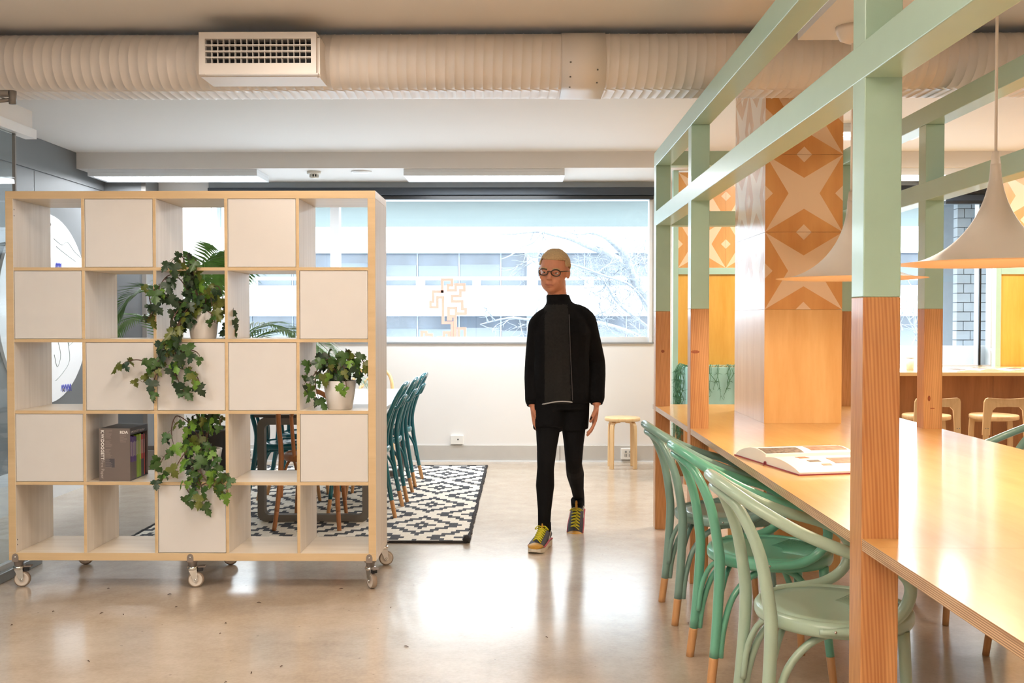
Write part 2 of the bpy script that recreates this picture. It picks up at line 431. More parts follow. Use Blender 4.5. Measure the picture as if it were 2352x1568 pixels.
# back wall with two openings
SILL, HEAD = 1.12, 2.50
wb = MB()
wb.box(-3.41, 1.30, YW, YW+.2, 0, SILL); wb.box(-3.41, -2.92, YW, YW+.2, SILL, ZS)
wb.box(1.235, 2.45, YW, YW+.2, SILL, ZS); wb.box(1.30, 7.6, YW, YW+.2, 0, .86); wb.box(1.30, 2.45, YW, YW+.2, .86, SILL)
wb.box(4.42, 7.6, YW, YW+.2, .86, ZS); wb.box(-2.92, 1.235, YW, YW+.2, HEAD, ZS); wb.box(2.45, 4.42, YW, YW+.2, HEAD, ZS)
struct('wall_back', wb, 'wall_white')
bb = struct('baseboard_back', B(-3.41, 1.24, YW-.02, YW, .0, .155), 'baseboard_grey')
for x in (-2.4, -1.0, .35):
    part('joint', B(x, x+.004, YW-.0215, YW-.019, .01, .15), 'steel_grey', bb)
part('floor_strip', B(-3.41, 1.24, YW-.032, YW-.02, 0, .012), 'alu_white', bb)

def window(name, x0, x1, z0, z1, mull, y=YW+.02, fw=.05, mat='alu_white', dark=False):
    fr = MB(); o = struct(name, fr.box(x0, x1, y, y+.10, z0, z0+fw), mat); ORG[o] = (0,0,0)
    part('frame', B(x0, x1, y, y+.10, z1-fw, z1), mat, o, bev=.003)
    part('frame', B(x0, x0+fw, y, y+.10, z0+fw, z1-fw), mat, o, bev=.003)
    part('frame', B(x1-fw, x1, y, y+.10, z0+fw, z1-fw), mat, o, bev=.003)
    xs = [x0+fw]
    for mx, mw in mull:
        part('mullion', B(mx-mw/2, mx+mw/2, y-.005, y+.10, z0+fw, z1-fw), mat, o, bev=.003); xs += [mx-mw/2, mx+mw/2]
    xs.append(x1-fw)
    for a, b_ in zip(xs[::2], xs[1::2]):
        part('pane', B(a, b_, y+.05, y+.058, z0+fw, z1-fw), 'pane_clear', o)
    return o
w1 = window('window_1', -2.92, 1.235, SILL, HEAD, [(-2.80, .05), (-1.76, .085)])
part('sill_strip', B(-2.92, 1.235, YW-.012, YW+.03, SILL-.012, SILL), 'alu_grey', w1)  # narrow grey strip under the window opening
part('inner_frame', B(1.185, 1.21, YW+.0, YW+.02, SILL, HEAD), 'alu_white', w1)
w2 = window('window_2', 2.45, 4.42, .86, HEAD, [(4.27, .02)])
part('gasket', B(4.255, 4.272, YW-.0, YW+.02, .91, HEAD-.05), 'black_frame', w2)
part('latch', MB().tube([(4.36,YW-.01,1.06),(4.36,YW-.04,1.04),(4.37,YW-.04,1.0)], .009, 8, 3), 'alu_white', w2)

# pelmet + blinds
t = thing('roller_blind', 'long dark roller blind rolled up over the wide window', 'blind', (-.85, 9.2, 2.46))
part('fascia', B(-2.92, 1.235, 9.27, 9.33, 2.555, ZS), 'alu_grey', t)
part('cassette', B(-2.92, 1.235, 9.235, 9.33, 2.485, 2.555), 'blind_dark', t, bev=.006)
part('bottom_bar', B(-2.9, 1.215, 9.26, 9.32, 2.447, 2.482), 'black_frame', t, bev=.004)
part('tube', MB().cyl((-2.9, 9.285, 2.52), .028, 4.1, 16, 'X'), 'blind_dark', t)
t = thing('roller_blind', 'short black roller blind above the brick pier window', 'blind', (3.4, 9.2, 2.46))
part('cassette', B(2.45, 4.42, 9.25, 9.33, 2.49, 2.57), 'black_frame', t, bev=.006)
part('bottom_bar', B(3.9, 4.42, 9.25, 9.32, 2.40, 2.43), 'black_frame', t, bev=.004)
part('fabric', B(3.92, 4.40, 9.285, 9.289, 2.42, 2.5), 'blind_dark', t)

# glass partition on the left
XP = -2.63
dr = struct('door_1', B(XP-.06, XP+.0, 2.2, 5.39, 2.305, 2.355), 'alu_white', 'glazed partition with white frame')
part('head_wall', B(XP-.08, XP-.02, 2.2, 5.385, 2.355, 2.455), 'white_plaster', dr)
part('sill', B(XP-.09, XP+.01, 2.2, 5.39, 0, .05), 'alu_grey', dr, bev=.004)
part('sill_track', B(XP-.05, XP-.02, 2.2, 5.385, .05, .075), 'alu_white', dr)
part('pane', B(XP-.045, XP-.033, 2.2, 5.22, .07, 2.305), 'pane_partition', dr)
part('pane_edge', B(XP-.047, XP-.031, 5.218, 5.23, .07, 2.305), 'steel_grey', dr)
t = thing('door_closer', 'small metal door closer arm on the glass partition head', 'door closer', (-2.5, 4.72, 2.35))
part('arm', MB().tube([(-2.75,4.70,2.395),(-2.42,4.70,2.395)], .016, 10, 1), 'steel_grey', t)
part('link', MB().tube([(-2.75,4.71,2.33),(-2.42,4.70,2.365)], .009, 8, 1), 'steel_grey', t)
part('joint', MB().cyl((-2.405,4.70,2.345), .017, .062, 14), 'steel_grey', t)
part('body', B(-2.80, -2.63, 4.67, 4.73, 2.335, 2.41), 'steel_grey', t, bev=.006)

# ------------------------------------------------------------------ duct
def duct():
    Y0, Y1, Z0, Z1 = 4.78, 5.245, 2.46, 2.722
    t = thing('air_duct', 'long white flat oval spiral duct hung below the ceiling', 'duct', (0, 5.0, Z0))
    r = (Z1-Z0)/2; zc = (Z0+Z1)/2; prof = []
    for k in range(13):
        a = -math.pi/2 - math.pi*k/12; prof.append((Y0+r+r*math.cos(a), zc+r*math.sin(a)*1.0, math.cos(a), math.sin(a)))
    for k in range(13):
        a = math.pi/2 - math.pi*k/12; prof.append((Y1-r+r*math.cos(a), zc+r*math.sin(a), math.cos(a), math.sin(a)))
    # bottom flat: extra points so that spiral seams run across
    n = 6
    for k in range(1, n): prof.append((Y1-r+(Y0+r-(Y1-r))*k/n, Z0, 0, -1))
    L = []; per = [0.0]
    for (a, b_) in zip(prof, prof[1:]+prof[:1]): per.append(per[-1] + math.hypot(a[0]-b_[0], a[1]-b_[1]))
    tot = per[-1]
    def seg(x0, x1):
        mb = MB(); pitch = .046; x = x0; rings = []
        h = .0026; sl = .10  # spiral shift
        xs = []
        while x < x1: xs += [(x, 0), (x+pitch*.84, 0), (x+pitch*.90, 1), (x+pitch*.94, 1)]; x += pitch
        xs.append((x1, 0))
        for (x, up) in xs:
            ring = []
            for k, (py, pz, ny, nz) in enumerate(prof):
                sh = sl*(per[k]/tot)*.5
                ring.append((x + sh, py + ny*h*up, pz + nz*h*up))
            rings.append(ring)
        return mb.loft(rings, smooth=True)
    part('section', seg(-2.72, .21), 'duct_white', t); part('section', seg(.32, 3.9), 'duct_white', t); part('section', seg(4.0, 7.4), 'duct_white', t)
    cm = MB(); rings = []
    for x in (.19, .40):
        rings.append([(x, py+ny*.005, pz+nz*.005) for (py, pz, ny, nz) in prof])
    part('coupling', cm.loft(rings, smooth=True), 'duct_white', t)
    for (x, k) in ((.23,5),(.23,3),(.36,4),(.36,2),(.23,1)):
        py, pz, ny, nz = prof[k]; part('screw', MB().lathe((x, py+ny*.005, pz+nz*.005), [(0,-.004),(.004,-.003),(.0045,0),(.004,.003),(0,.004)], 8), 'steel_grey', t)
    for x in (-1.9, .6, 3.0):
        part('hanger', B(x, x+.03, 5.08, 5.11, Z1-.002, ZC), 'duct_white', t)
duct()
# vent
t = thing('air_vent', 'rectangular white air vent grille on the front of the duct', 'vent', (-1.21, 4.65, 2.43))
VX0, VX1, VZ0, VZ1, VY = -1.50, -.955, 2.465, 2.660, 4.63
for nme, a in (('frame', (VX0, VX1, VY, VY+.03, VZ1-.03, VZ1)), ('frame', (VX0, VX1, VY, VY+.03, VZ0, VZ0+.052)), ('frame', (VX0, VX0+.028, VY, VY+.03, VZ0+.052, VZ1-.03)), ('frame', (VX1-.024, VX1, VY, VY+.03, VZ0+.052, VZ1-.03))):
    part(nme, B(*a), 'duct_white', t)
bx = MB()
bx.box(VX0+.005, VX0+.02, VY+.03, 4.83, VZ0+.01, VZ1); bx.box(VX1, VX1+.012, VY+.03, 4.83, VZ0-.01, VZ1-.02); bx.box(VX0, VX1, VY+.03, 4.83, VZ1-.012, VZ1); bx.box(VX0, VX1, VY+.03, 4.85, VZ0-.005, VZ0+.012)
part('neck', bx, 'duct_white', t)
part('dark_back', B(VX0+.02, VX1-.01, 4.76, 4.765, VZ0+.02, VZ1-.015), 'black_plastic', t)
part('lower_lip', MB().prism([(VY+.03, VZ0-.002), (VY-.004, VZ0-.002), (VY+.0, VZ0+.006), (VY+.03, VZ0+.006)], 'X', VX0+.03, VX1+.01), 'duct_white', t)
for k in range(1, 18):
    x = VX0+.028 + (VX1-VX0-.052)*k/18
    part('vertical_blade', B(x-.0011, x+.0011, VY+.010, VY+.032, VZ0+.05, VZ1-.028), 'duct_white', t)
for k in range(1, 4):
    z = VZ0+.052 + (VZ1-VZ0-.082)*k/4
    part('horizontal_blade', B(VX0+.027, VX1-.023, VY+.004, VY+.03, z-.0028, z+.0028), 'duct_white', t)

# ------------------------------------------------------------------ ceiling lights
def batten(x0, x1, y0, y1, zt, h, label, warm=False, power=40, sl=.03):
    t = thing('ceiling_light', label, 'ceiling light', ((x0+x1)/2, (y0+y1)/2, zt-h), group='fluorescent ceiling lights')
    part('housing', B(x0, x1, y0, y1, zt-h*.45, zt), 'alu_white', t, bev=.003)
    fr = MB(); e = .035
    fr.box(x0, x1, y0, y0+e, zt-h, zt-h*.45); fr.box(x0, x1, y1-e, y1, zt-h, zt-h*.45); fr.box(x0, x0+e, y0+e, y1-e, zt-h, zt-h*.45); fr.box(x1-e, x1, y0+e, y1-e, zt-h, zt-h*.45)
    part('frame', fr, 'alu_white', t)
    part('reflector', B(x0+e, x1-e, y0+e, y1-e, zt-h*.5, zt-h*.45), 'diffuser_warm' if warm else 'diffuser', t)
    longx = (x1-x0) > (y1-y0)
    for k in (.33, .67):
        if longx: c = (x0+e+.01, y0+(y1-y0)*k, zt-h*.72); L = x1-x0-2*e-.02; ax = 'X'
        else: c = (x0+(x1-x0)*k, y0+e+.01, zt-h*.72); L = y1-y0-2*e-.02; ax = 'Y'
        part('tube', MB().cyl(c, .013, L, 12, ax), 'tube_warm' if warm else 'tube_cool', t)
    for k in range(1, 12):
        if longx:
            x = x0+(x1-x0)*k/12; part('louvre', B(x-.002, x+.002, y0+e, y1-e, zt-h, zt-h*.82), 'alu_white', t)
        else:
            y = y0+(y1-y0)*k/12; part('louvre', B(x0+e, x1-e, y-.002, y+.002, zt-h, zt-h*.82), 'alu_white', t)
    area('lamp_light', ((x0+x1)/2, (y0+y1)/2, zt-h-.012), (x1-x0)*.9, (y1-y0)*.9, power, (1,.89,.77) if warm else (.93,.97,1.0))
batten(-3.70, -2.255, 8.47, 8.87, ZS, .058, 'white fluorescent ceiling light beside the grey wall', power=30)
batten(-1.008, .358, 8.47, 8.87, ZS, .058, 'white fluorescent ceiling light above the wide window', power=52)
batten(2.5, 3.9, 8.47, 8.85, ZS, .058, 'white fluorescent ceiling light above the counter window', power=52)
batten(-1.18, -.645, 2.95, 4.235, ZC, .067, 'white fluorescent ceiling light just before the duct vent', True, 22)
batten(-1.18, -.645, -.6, .7, ZC, .067, 'added white fluorescent ceiling light, out of view over the open concrete floor', True, 16)  # extra batten added out of view, warm fill for the near zone
batten(3.3, 3.85, 2.6, 3.9, ZC, .067, 'added white fluorescent ceiling light, out of view right of the long table', True, 20)  # unseen fixture added on the right as warm fill
batten(-3.6, -3.05, 1.2, 2.5, ZC, .067, 'added white fluorescent ceiling light, out of view behind the glass partition', False, 40)  # added off-frame fixture, brightens the partition side
batten(1.6, 2.15, -1.8, -.5, ZC, .067, 'added white fluorescent ceiling light, out of view beyond the end of the table', True, 10)  # invented fixture behind the camera, weak warm fill
batten(1.95, 2.95, 7.25, 7.6, ZC, .06, 'added hidden white fluorescent ceiling light before the booth screen and planter', True, 45)  # added where the column hides it, to brighten the booth panel
batten(4.25, 5.5, 7.25, 7.6, ZC, .06, 'added white fluorescent ceiling light, out of view over the far end of the window counter', True, 45)  # off-frame batten added to light the right booth screen
def fill_uplighter(x, y):  # unseen lamp behind the camera, added to brighten the near ceiling
    t = thing('fill_lamp', 'added tall uplighter, out of view, brightening the near ceiling', 'added fill lamp', (x, y, 0))
    part('base', MB().lathe((x,y,0), [(0,0),(.15,0),(.15,.012),(.02,.03),(0,.03)], 32), 'black_plastic', t)
    part('pole', MB().cyl((x,y,.03), .012, 1.72, 14), 'black_plastic', t)
    part('bowl', MB().lathe((x,y,1.74), [(0,0),(.05,.005),(.15,.09),(.146,.09),(.048,.012),(0,.008)], 32), 'alu_white', t)
    part('bulb', MB().lathe((x,y,1.75), [(0,0),(.02,.005),(.03,.03),(.02,.055),(0,.06)], 16), 'tube_warm', t)
    d = bpy.data.lights.new('fill_uplight', 'SPOT'); d.energy = 1300; d.color = (1, .83, .66); d.spot_size = R(150); d.spot_blend = .7; d.shadow_soft_size = .12
    o = bpy.data.objects.new('fill_uplight', d); COL.objects.link(o); o.location = (x, y, 1.84); o.rotation_euler = (math.pi, 0, 0)
fill_uplighter(-.9, -.6)
t = thing('smoke_detector', 'small cream smoke detector under the bulkhead between two lights', 'smoke detector', (-1.80, 8.62, 2.55))
part('base', MB().lathe((-1.80,8.62,2.585), [(0,.026),(.062,.026),(.062,.008),(.055,0),(0,0)], 24), 'detector_cream', t)
part('cap', MB().lathe((-1.80,8.62,2.552), [(0,0),(.03,0),(.036,.01),(.03,.012),(0,.012)], 20), 'detector_cream', t)
for k in range(10):
    a = k*.628; part('rib', B(-1.80+.036*math.cos(a)-.004, -1.80+.036*math.cos(a)+.004, 8.62+.036*math.sin(a)-.004, 8.62+.036*math.sin(a)+.004, 2.560, 2.588), 'detector_cream', t)
part('core', MB().cyl((-1.80,8.62,2.56), .024, .03, 14), 'black_plastic', t)
t = thing('ceiling_speaker', 'flat round white ceiling plate under the bulkhead beside smoke detector', 'ceiling plate', (-1.39, 8.62, 2.60))
part('ring', MB().lathe((-1.39,8.62,2.60), [(.07,.012),(.088,.011),(.09,.004),(.082,0),(.072,.004),(.07,.012)], 28), 'wall_white', t)
part('plate', MB().cyl((-1.39,8.62,2.602), .072, .009, 28), 'wall_white', t)

# ------------------------------------------------------------------ outside
def outside():
    struct('ground_outside', B(-40, 60, 9.5, 90, -1.6, -1.5), 'asphalt')
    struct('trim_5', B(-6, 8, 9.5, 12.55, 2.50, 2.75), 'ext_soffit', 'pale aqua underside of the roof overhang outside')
    o = struct('trim_6', B(-6, 8, 9.53, 9.75, .80, 1.08), 'facade_white', 'white outer window ledge')
    YF = 45.0; Zp = lambda v: 1.325+(735-v)*YF/2288.6
    t = thing('office_building', 'white office block across the street with bands of blue windows', 'building', (6, YF, -1.5))
    zA, zB, zC_, zD, zE = Zp(578), Zp(655), Zp(725), Zp(790), Zp(640)
    part('wall', B(-26, 42, YF+1.2, YF+8, -1.5, 12), 'facade_pier', t)
    part('spandrel', B(-26, 42, YF-.1, YF+1.2, zA, 7.2), 'facade_white', t); part('roof_edge', B(-26, 42, YF-.4, YF+1.2, 7.2, 7.5), 'facade_white', t)
    part('spandrel', B(-26, 42, YF-.1, YF+1.2, zC_, zB), 'facade_white', t)
    part('spandrel', B(-26, 42, YF-.1, YF+1.2, -1.5, zD-.3), 'facade_white', t)
    part('sill_ledge', B(-26, 42, YF-.15, YF+.1, zE-.05, zE+.10), 'facade_white', t)
    pane = mesh_of(B(0, 1.86, 0, .05, 0, 1), 'pane', 'facade_glass'); blind = mesh_of(B(.02, 1.84, 0, .04, 0, 1), 'blind', 'facade_blind')
    for (z0, z1, bl) in ((zB, zA, True), (zD-.3, zC_, True)):
        k = 0; x = -24.0
        while x < 40:
            o = part('window', pane, None, t); o.location = (x-6, .9, z0+1.5); o.scale = (1, 1, z1-z0)
            m_ = part('mullion', mull_mesh, None, o); m_.location = (1.86, -.06, 0)
            hh = (.62, .66, .58, .7, .64)[k % 5]
            b2 = part('blind', blind, None, o); b2.location = (0, -.05, 0); b2.scale = (1, 1, hh)
            k += 1; x += 1.92
    for x in (-14.3, -7.1, .10, 7.3, 14.5, 21.7, 28.9): # wide piers
        part('pier', B(x+.10, x+.62, YF+.5, YF+1.0, -1.4, zA+.01), 'facade_pier', t)
    for i in range(-10, 16):
        x = -4.8 + 2.55*i
        if i % 3 != 2: part('parapet_post', B(x, x+.36, YF-.05, YF+.5, zB-.01, zE-.04), 'facade_white', t)
mull_mesh = mesh_of(B(0, .06, 0, .06, 0, 1), 'mullion', 'facade_pier')
outside()

def sculpture():
    Y = 13.0; sc = Y/2288.6
    P = lambda a, b: ((960+a/9.8-1200)*sc, Y, 1.325+(735-(630+b/9.8))*sc)
    t = thing('street_sculpture', 'orange zigzag tube sculpture standing outside the wide window', 'sculpture', (-1.1, Y, -1.5))
    lines = [[(555,380),(345,380),(345,610),(285,610),(285,730),(440,730),(440,510),(565,510),(565,1080),(770,1080),(770,5200)],
             [(550,380),(550,110),(770,110),(770,240),(680,240),(680,350),(850,350),(850,225),(1045,225),(1045,350),(955,350),(955,475),(770,475),(770,600),(1000,600),(1000,770),(1075,770),(1075,875),(860,875),(860,750),(690,750),(690,1000),(740,1000),(740,930),(840,930),(840,5200)],
             [(90,5200),(90,1290),(190,1290),(190,1350),(310,1350),(310,5200)], [(460,5200),(460,1410),(590,1410),(590,1300),(700,1300),(700,5200)], [(920,5200),(920,1210),(1060,1210),(1060,5200)]]
    for l in lines:
        mb = MB()
        for a, b_ in zip(l, l[1:]):
            pa, pb = Vector(P(*a)), Vector(P(*b_)); r = .017 + .00012*(len(mb.v)//8)
            pb.z = max(pb.z, -1.5); pa.z = max(pa.z, -1.5)
            mb.box(min(pa.x,pb.x)-r, max(pa.x,pb.x)+r, Y-r, Y+r, min(pa.z,pb.z)-(r if min(pa.z,pb.z) > -1.4 else 0), max(pa.z,pb.z)+r)
        part('tube', mb, 'sculpture_orange', t)
sculpture()

def tree():
    Y = 15.0; sc = Y/2288.6; rnd = random.Random(3)
    P = lambda u, v, dy=0: Vector(((u-1200)*sc, Y+dy, 1.325+(735-v)*sc))
    t = thing('bare_tree', 'leafless pale tree arching in front of the white office block', 'tree', (2.75, Y, -1.5))
    lim = [[P(1620,1170), P(1590,900,.1), P(1545,800), P(1505,725), P(1472,665), P(1440,622), P(1395,582), P(1350,562), P(1310,545), P(1270,536), P(1235,529), P(1180,535), P(1145,535)],
           [P(1450,635), P(1430,590,-.3), P(1405,566,-.5), P(1378,548,-.6), P(1350,541,-.6), P(1320,546,-.7), P(1290,540,-.8)],
           [P(1245,530), P(1222,556), P(1200,565), P(1175,585), P(1150,595)],
           [P(1585,900), P(1500,790,.6), P(1400,745,1.0), P(1300,735,1.2), P(1220,733,1.2), P(1165,729,1.2), P(1095,745,1.2)],
           [P(1505,725), P(1440,660,-.6), P(1380,640,-.9), P(1300,615,-1.2), P(1240,605,-1.3), P(1205,598,-1.3)],
           [P(1545,800), P(1480,740,.3), P(1430,700,.4), P(1400,650,.6), P(1395,610,.7)]]
    rads = [.125,.075,.032,.055,.022,.03]
    for k, (l, r0) in enumerate(zip(lim, rads)):
        n = len(l); part('trunk' if k == 0 else 'limb', MB().tube(l, [r0*(1-.86*i/(n-1)) for i in range(n)], 8, 4), 'pale_bark', t)
    tw = MB()
    def twig(p, d, L, r, dep):
        pts = [p]
        for i in range(3):
            d = (d + Vector((rnd.uniform(-.45,.45), rnd.uniform(-.3,.3), rnd.uniform(-.35,.45)))).normalized(); pts.append(pts[-1] + d*L/3)
        tw.tube(pts, [r, r*.8, r*.6, r*.35], 4, 1, cap=False)
        if dep > 0:
            for q in pts[1:]:
                for _ in range(2): twig(q, (d + Vector((rnd.uniform(-1,1), rnd.uniform(-.6,.6), rnd.uniform(-.8,.8)))).normalized(), L*.6, r*.6, dep-1)
    for _ in range(46):
        u = rnd.uniform(1385, 1500); v = rnd.uniform(max(590, 590+(1440-u)*.4), 790); p = P(u, v, rnd.uniform(-.7,.7))
        twig(p, Vector((rnd.uniform(-1,.4), rnd.uniform(-.4,.4), rnd.uniform(-.5,1))).normalized(), .42, .009, 2)
    for (l, cnt) in ((lim[3], 14), (lim[0], 10), (lim[4], 8), (lim[5], 8)):
        for _ in range(cnt):
            k = rnd.randrange(2, len(l)-1); p = l[k].lerp(l[k+1], rnd.random())
            twig(p, Vector((rnd.uniform(-.9,.5), rnd.uniform(-.3,.3), rnd.uniform(-.6,.9))).normalized(), .36, .010, 1)
    for _ in range(26): # right bay window branches
        p = P(rnd.uniform(2060, 2210), rnd.uniform(720, 850), rnd.uniform(-.5,.5)); twig(p, Vector((rnd.uniform(-.8,.8),0,rnd.uniform(.1,1))).normalized(), .5, .012, 1)
    o = part('twigs', tw, 'pale_bark', t); o['kind'] = 'stuff'
tree()
def pier():
    t = thing('brick_pier', 'grey brick pier standing outside the counter window', 'pier', (4.53, 9.95, 0))
    part('mortar_core', B(4.305, 4.79, 9.912, 10.25, 0, 2.5), 'mortar', t)
    for k in range(24):
        z = .30+k*.0925; xs = [4.29, 4.43, 4.61, 4.80] if k % 2 else [4.29, 4.36, 4.52, 4.70, 4.80]
        for a, b_ in zip(xs, xs[1:]):
            part('brick', B(a+.004, b_-.004, 9.90, 9.99, z+.004, z+.0885), 'brick_grey', t)
pier()

# ------------------------------------------------------------------ wall things
def socket(x, y, z, w_, h, label, kind=0):
    t = thing('wall_socket', label, 'wall socket', (x, y, z))
    part('plate', B(x-w_/2, x+w_/2, y-.03, y+.001, z, z+h), 'socket_white', t, bev=.004)
    if kind == 0: part('port', MB().cyl((x+.01, y-.031, z+h*.55), .008, .004, 12, 'Y'), 'socket_dark', t)
    else:
        for sx in (-.02, .02):
            part('switch', B(x+sx-.008, x+sx+.008, y-.034, y-.028, z+h*.62, z+h*.8), 'alu_grey', t)
            for q in (-.008, .008): part('slot', B(x+sx+q-.002, x+sx+q+.002, y-.0325, y-.029, z+h*.25, z+h*.5), 'socket_dark', t)
socket(-.612, YW, .165, .12, .085, 'white single data socket above the baseboard left of the person')
socket(.985, YW-.02, .03, .13, .10, 'white power socket on the grey baseboard behind the stool', 1)
socket(-2.53, YW-.02, .03, .10, .09, 'white power socket on the grey baseboard behind the teal chairs', 1)
wbd = thing('whiteboard', 'large round white writing board with faint scribbles on grey wall', 'whiteboard', (XL+.01, 7.85, 1.42))
ring = [(math.cos(2*math.pi*k/72)*.75+7.85, math.sin(2*math.pi*k/72)*.75+1.42) for k in range(72)]
part('board', MB().prism(ring, 'X', XL, XL+.025), 'table_white', wbd)
for q in ((7.6,2.08),(7.9,2.09),(7.6,.76),(8.1,.76)): part('fixing', MB().cyl((XL+.024, q[0], q[1]), .012, .006, 10, 'X'), 'steel_grey', wbd)
def scrib(pts, mat='marker_grey', r=.0025): part('scribble', MB().tube([(XL+.026, a, b_) for a, b_ in pts], r, 5, 4), mat, wbd)
scrib([(7.98,1.22),(8.06,1.05),(8.00,.95),(7.95,1.05)]); scrib([(8.1,1.24),(8.25,1.21),(8.2,1.12),(8.3,1.15)]); scrib([(8.18,1.18),(8.22,1.0),(8.10,.9),(7.97,.84)])
for k in range(6): scrib([(8.06+.03*k,.75),(8.08+.03*k,.80),(8.09+.03*k,.74)], 'marker_blue', .003)
for k in range(5): scrib([(7.97+.02*k,1.72),(8.0+.02*k,1.79),(8.0+.02*k,1.70)], 'marker_blue', .003)
scrib([(7.96,1.98),(8.1,1.94),(8.2,1.97),(8.33,1.90),(8.45,1.86)]); scrib([(8.0,1.92),(8.2,1.86),(8.35,1.82)])

# ------------------------------------------------------------------ rug
t = thing('rug', 'black and cream diamond pattern rug under the white table', 'rug', (-.32-.33, 6.376, 0))
part('weave', B(-2.37, -.325, 5.91, 9.0, .0, .010), 'rug_pattern', t)
rn = random.Random(5); fr = MB()
pts = [(-.325+rn.uniform(-.004,.004), 5.905+i*.031, .006) for i in range(101)]
part('edge_binding', MB().tube(pts, [rn.uniform(.009,.014) for _ in pts], 6, 1), 'rug_edge', t)
part('edge_binding', B(-2.372, -.33, 5.895, 5.912, 0, .014), 'rug_edge', t); part('edge_binding', B(-2.372, -.33, 8.998, 9.012, 0, .014), 'rug_edge', t)
pts = [(-2.372+rn.uniform(-.004,.004), 5.905+i*.031, .006) for i in range(101)]
part('edge_binding', MB().tube(pts, [rn.uniform(.009,.014) for _ in pts], 6, 1), 'rug_edge', t)
part('corner_tassel', MB().tube([(-.345,5.90,.014),(-.33,5.895,.03),(-.322,5.91,.016)], [.012,.024,.014], 8, 3), 'rug_edge', t)

# ------------------------------------------------------------------ pergola frame over the long table
PX, PW, TZ = .844, .09, .783
RX = 2.01
POSTY = [(1.12, 0), (2.474, 1), (5.0, 2), (6.31, 3)]
fr = thing('timber_frame', 'mint painted timber frame of posts and beams around the long table', 'timber frame', (1.47, 3.8, 0))
PAINT = 1.383
for xs in (PX, RX):
    for (y, _) in POSTY:
        p = part('post', B(xs-.0012, xs+PW+.0012, y, y+PW, 0, PAINT), 'pine_red', fr, bev=.0025, label='clear pine lower post')
        part('painted_upper', B(xs-.0012, xs+PW+.0012, y, y+PW, PAINT, 2.301), 'mint', p, bev=.0025, label='mint painted upper post')
    for (z0, z1) in ((1.923, 2.014), (2.301, 2.392)):
        part('beam', B(xs-.002, xs+PW+.002, 1.118, 6.402, z0, z1), 'mint', fr, bev=.003)
for (z0, z1) in ((1.923, 2.014), (2.301, 2.392)):
    for y in (1.12, 6.31):
        part('cross_beam', B(PX+PW, RX, y, y+PW, z0, z1), 'mint', fr, bev=.003)
def knot(x, y, z, ax, ay=.012, az=.008):
    ring = [(x+ay*math.cos(a*.45), z+az*math.sin(a*.45)) for a in range(14)]
    return MB().prism(ring, 'Y', y-.0008, y+.002)
wood('knot_brown', srgb(128, 66, 34), srgb(158, 84, 44), 'Z', 60, 2)
for (x, y, z, a, b_) in ((.866, 5.0, 1.168, .022, .008), (.888, 6.31, 1.13, .011, .010), (2.035, 5.0, .935, .007, .014), (2.052, 5.0, .885, .012, .003)):
    part('knot', knot(x, y, z, 0, a, b_), 'knot_brown', fr)
# long table: two plywood sheets notched between the posts
tb = thing('long_table', 'long plywood communal table with layered ply edge between the posts', 'table', (1.47, 3.8, 0))
XR = RX+PW
def slab(y0, y1, nme):
    o = part(nme, B(PX, XR, y0, y1, TZ-.03, TZ), ['ply_table'], tb)
    me = o.data; me.materials.append(MATS['ply_edge'])
    for p in me.polygons:
        if abs(p.normal.z) < .5: p.material_index = 1
    return o
slab(1.0, 2.374, 'table_top'); slab(2.3755, 6.45, 'table_top')
part('under_panel', B(1.25, 1.70, 6.05, 6.08, 0, TZ-.031), 'ply_orange', tb)

def uvbox(x0, x1, y0, y1, z0, z1, name, mat):
    me = mesh_of(B(x0, x1, y0, y1, z0, z1), name, mat)
    return me
def add_uv(me, b0, b1):
    ul = me.uv_layers.new(name='UVMap')
    for p in me.polygons:
        n = p.normal
        for li in p.loop_indices:
            v = me.vertices[me.loops[li].vertex_index].co
            fx = (v.x-b0[0])/max(1e-6, b1[0]-b0[0]); fy = (v.y-b0[1])/max(1e-6, b1[1]-b0[1]); fz = (v.z-b0[2])/max(1e-6, b1[2]-b0[2])
            if abs(n.y) > .5: ul.data[li].uv = (fx, fz)
            elif abs(n.x) > .5: ul.data[li].uv = (fy, fz)
            else: ul.data[li].uv = (.5, .72)
def star_panel(parent, x0, x1, y0, y1, z0, z1):
    o = ORG[parent]
    me = mesh_of(B(x0, x1, y0, y1, z0, z1), 'star_panel', 'star_ply', o)
    add_uv(me, (x0-o[0], y0-o[1], z0-o[2]), (x1-o[0], y1-o[1], z1-o[2]))
    ob = bpy.data.objects.new('star_panel', me); COL.objects.link(ob); ob.parent = parent; ORG[ob] = o
    return ob
# column clad in plywood
CX0, CX1, CY0, CY1 = 1.274, 1.680, 5.256, 5.99
col = thing('clad_column', 'square column clad in plywood stencilled with pale four-pointed stars', 'column', ((CX0+CX1)/2, (CY0+CY1)/2, 0))
part('core', B(CX0+.02, CX1-.02, CY0+.02, CY1-.02, 0, ZC), 'ply_orange', col)
CELL = CX1-CX0
for (z0, z1) in ((0, TZ-.031), (TZ+.0005, PAINT-.001)):
    part('ply_panel', B(CX0, CX1, CY0, CY0+.0195, z0, z1), 'ply_orange', col); part('ply_panel', B(CX0, CX0+.0195, CY0+.02, CY1, z0, z1), 'ply_orange', col)
    part('ply_panel', B(CX1-.0195, CX1, CY0+.02, CY1, z0, z1), 'ply_orange', col); part('ply_panel', B(CX0+.02, CX1-.02, CY1-.0195, CY1, z0, z1), 'ply_orange', col)
k = 0; z = PAINT
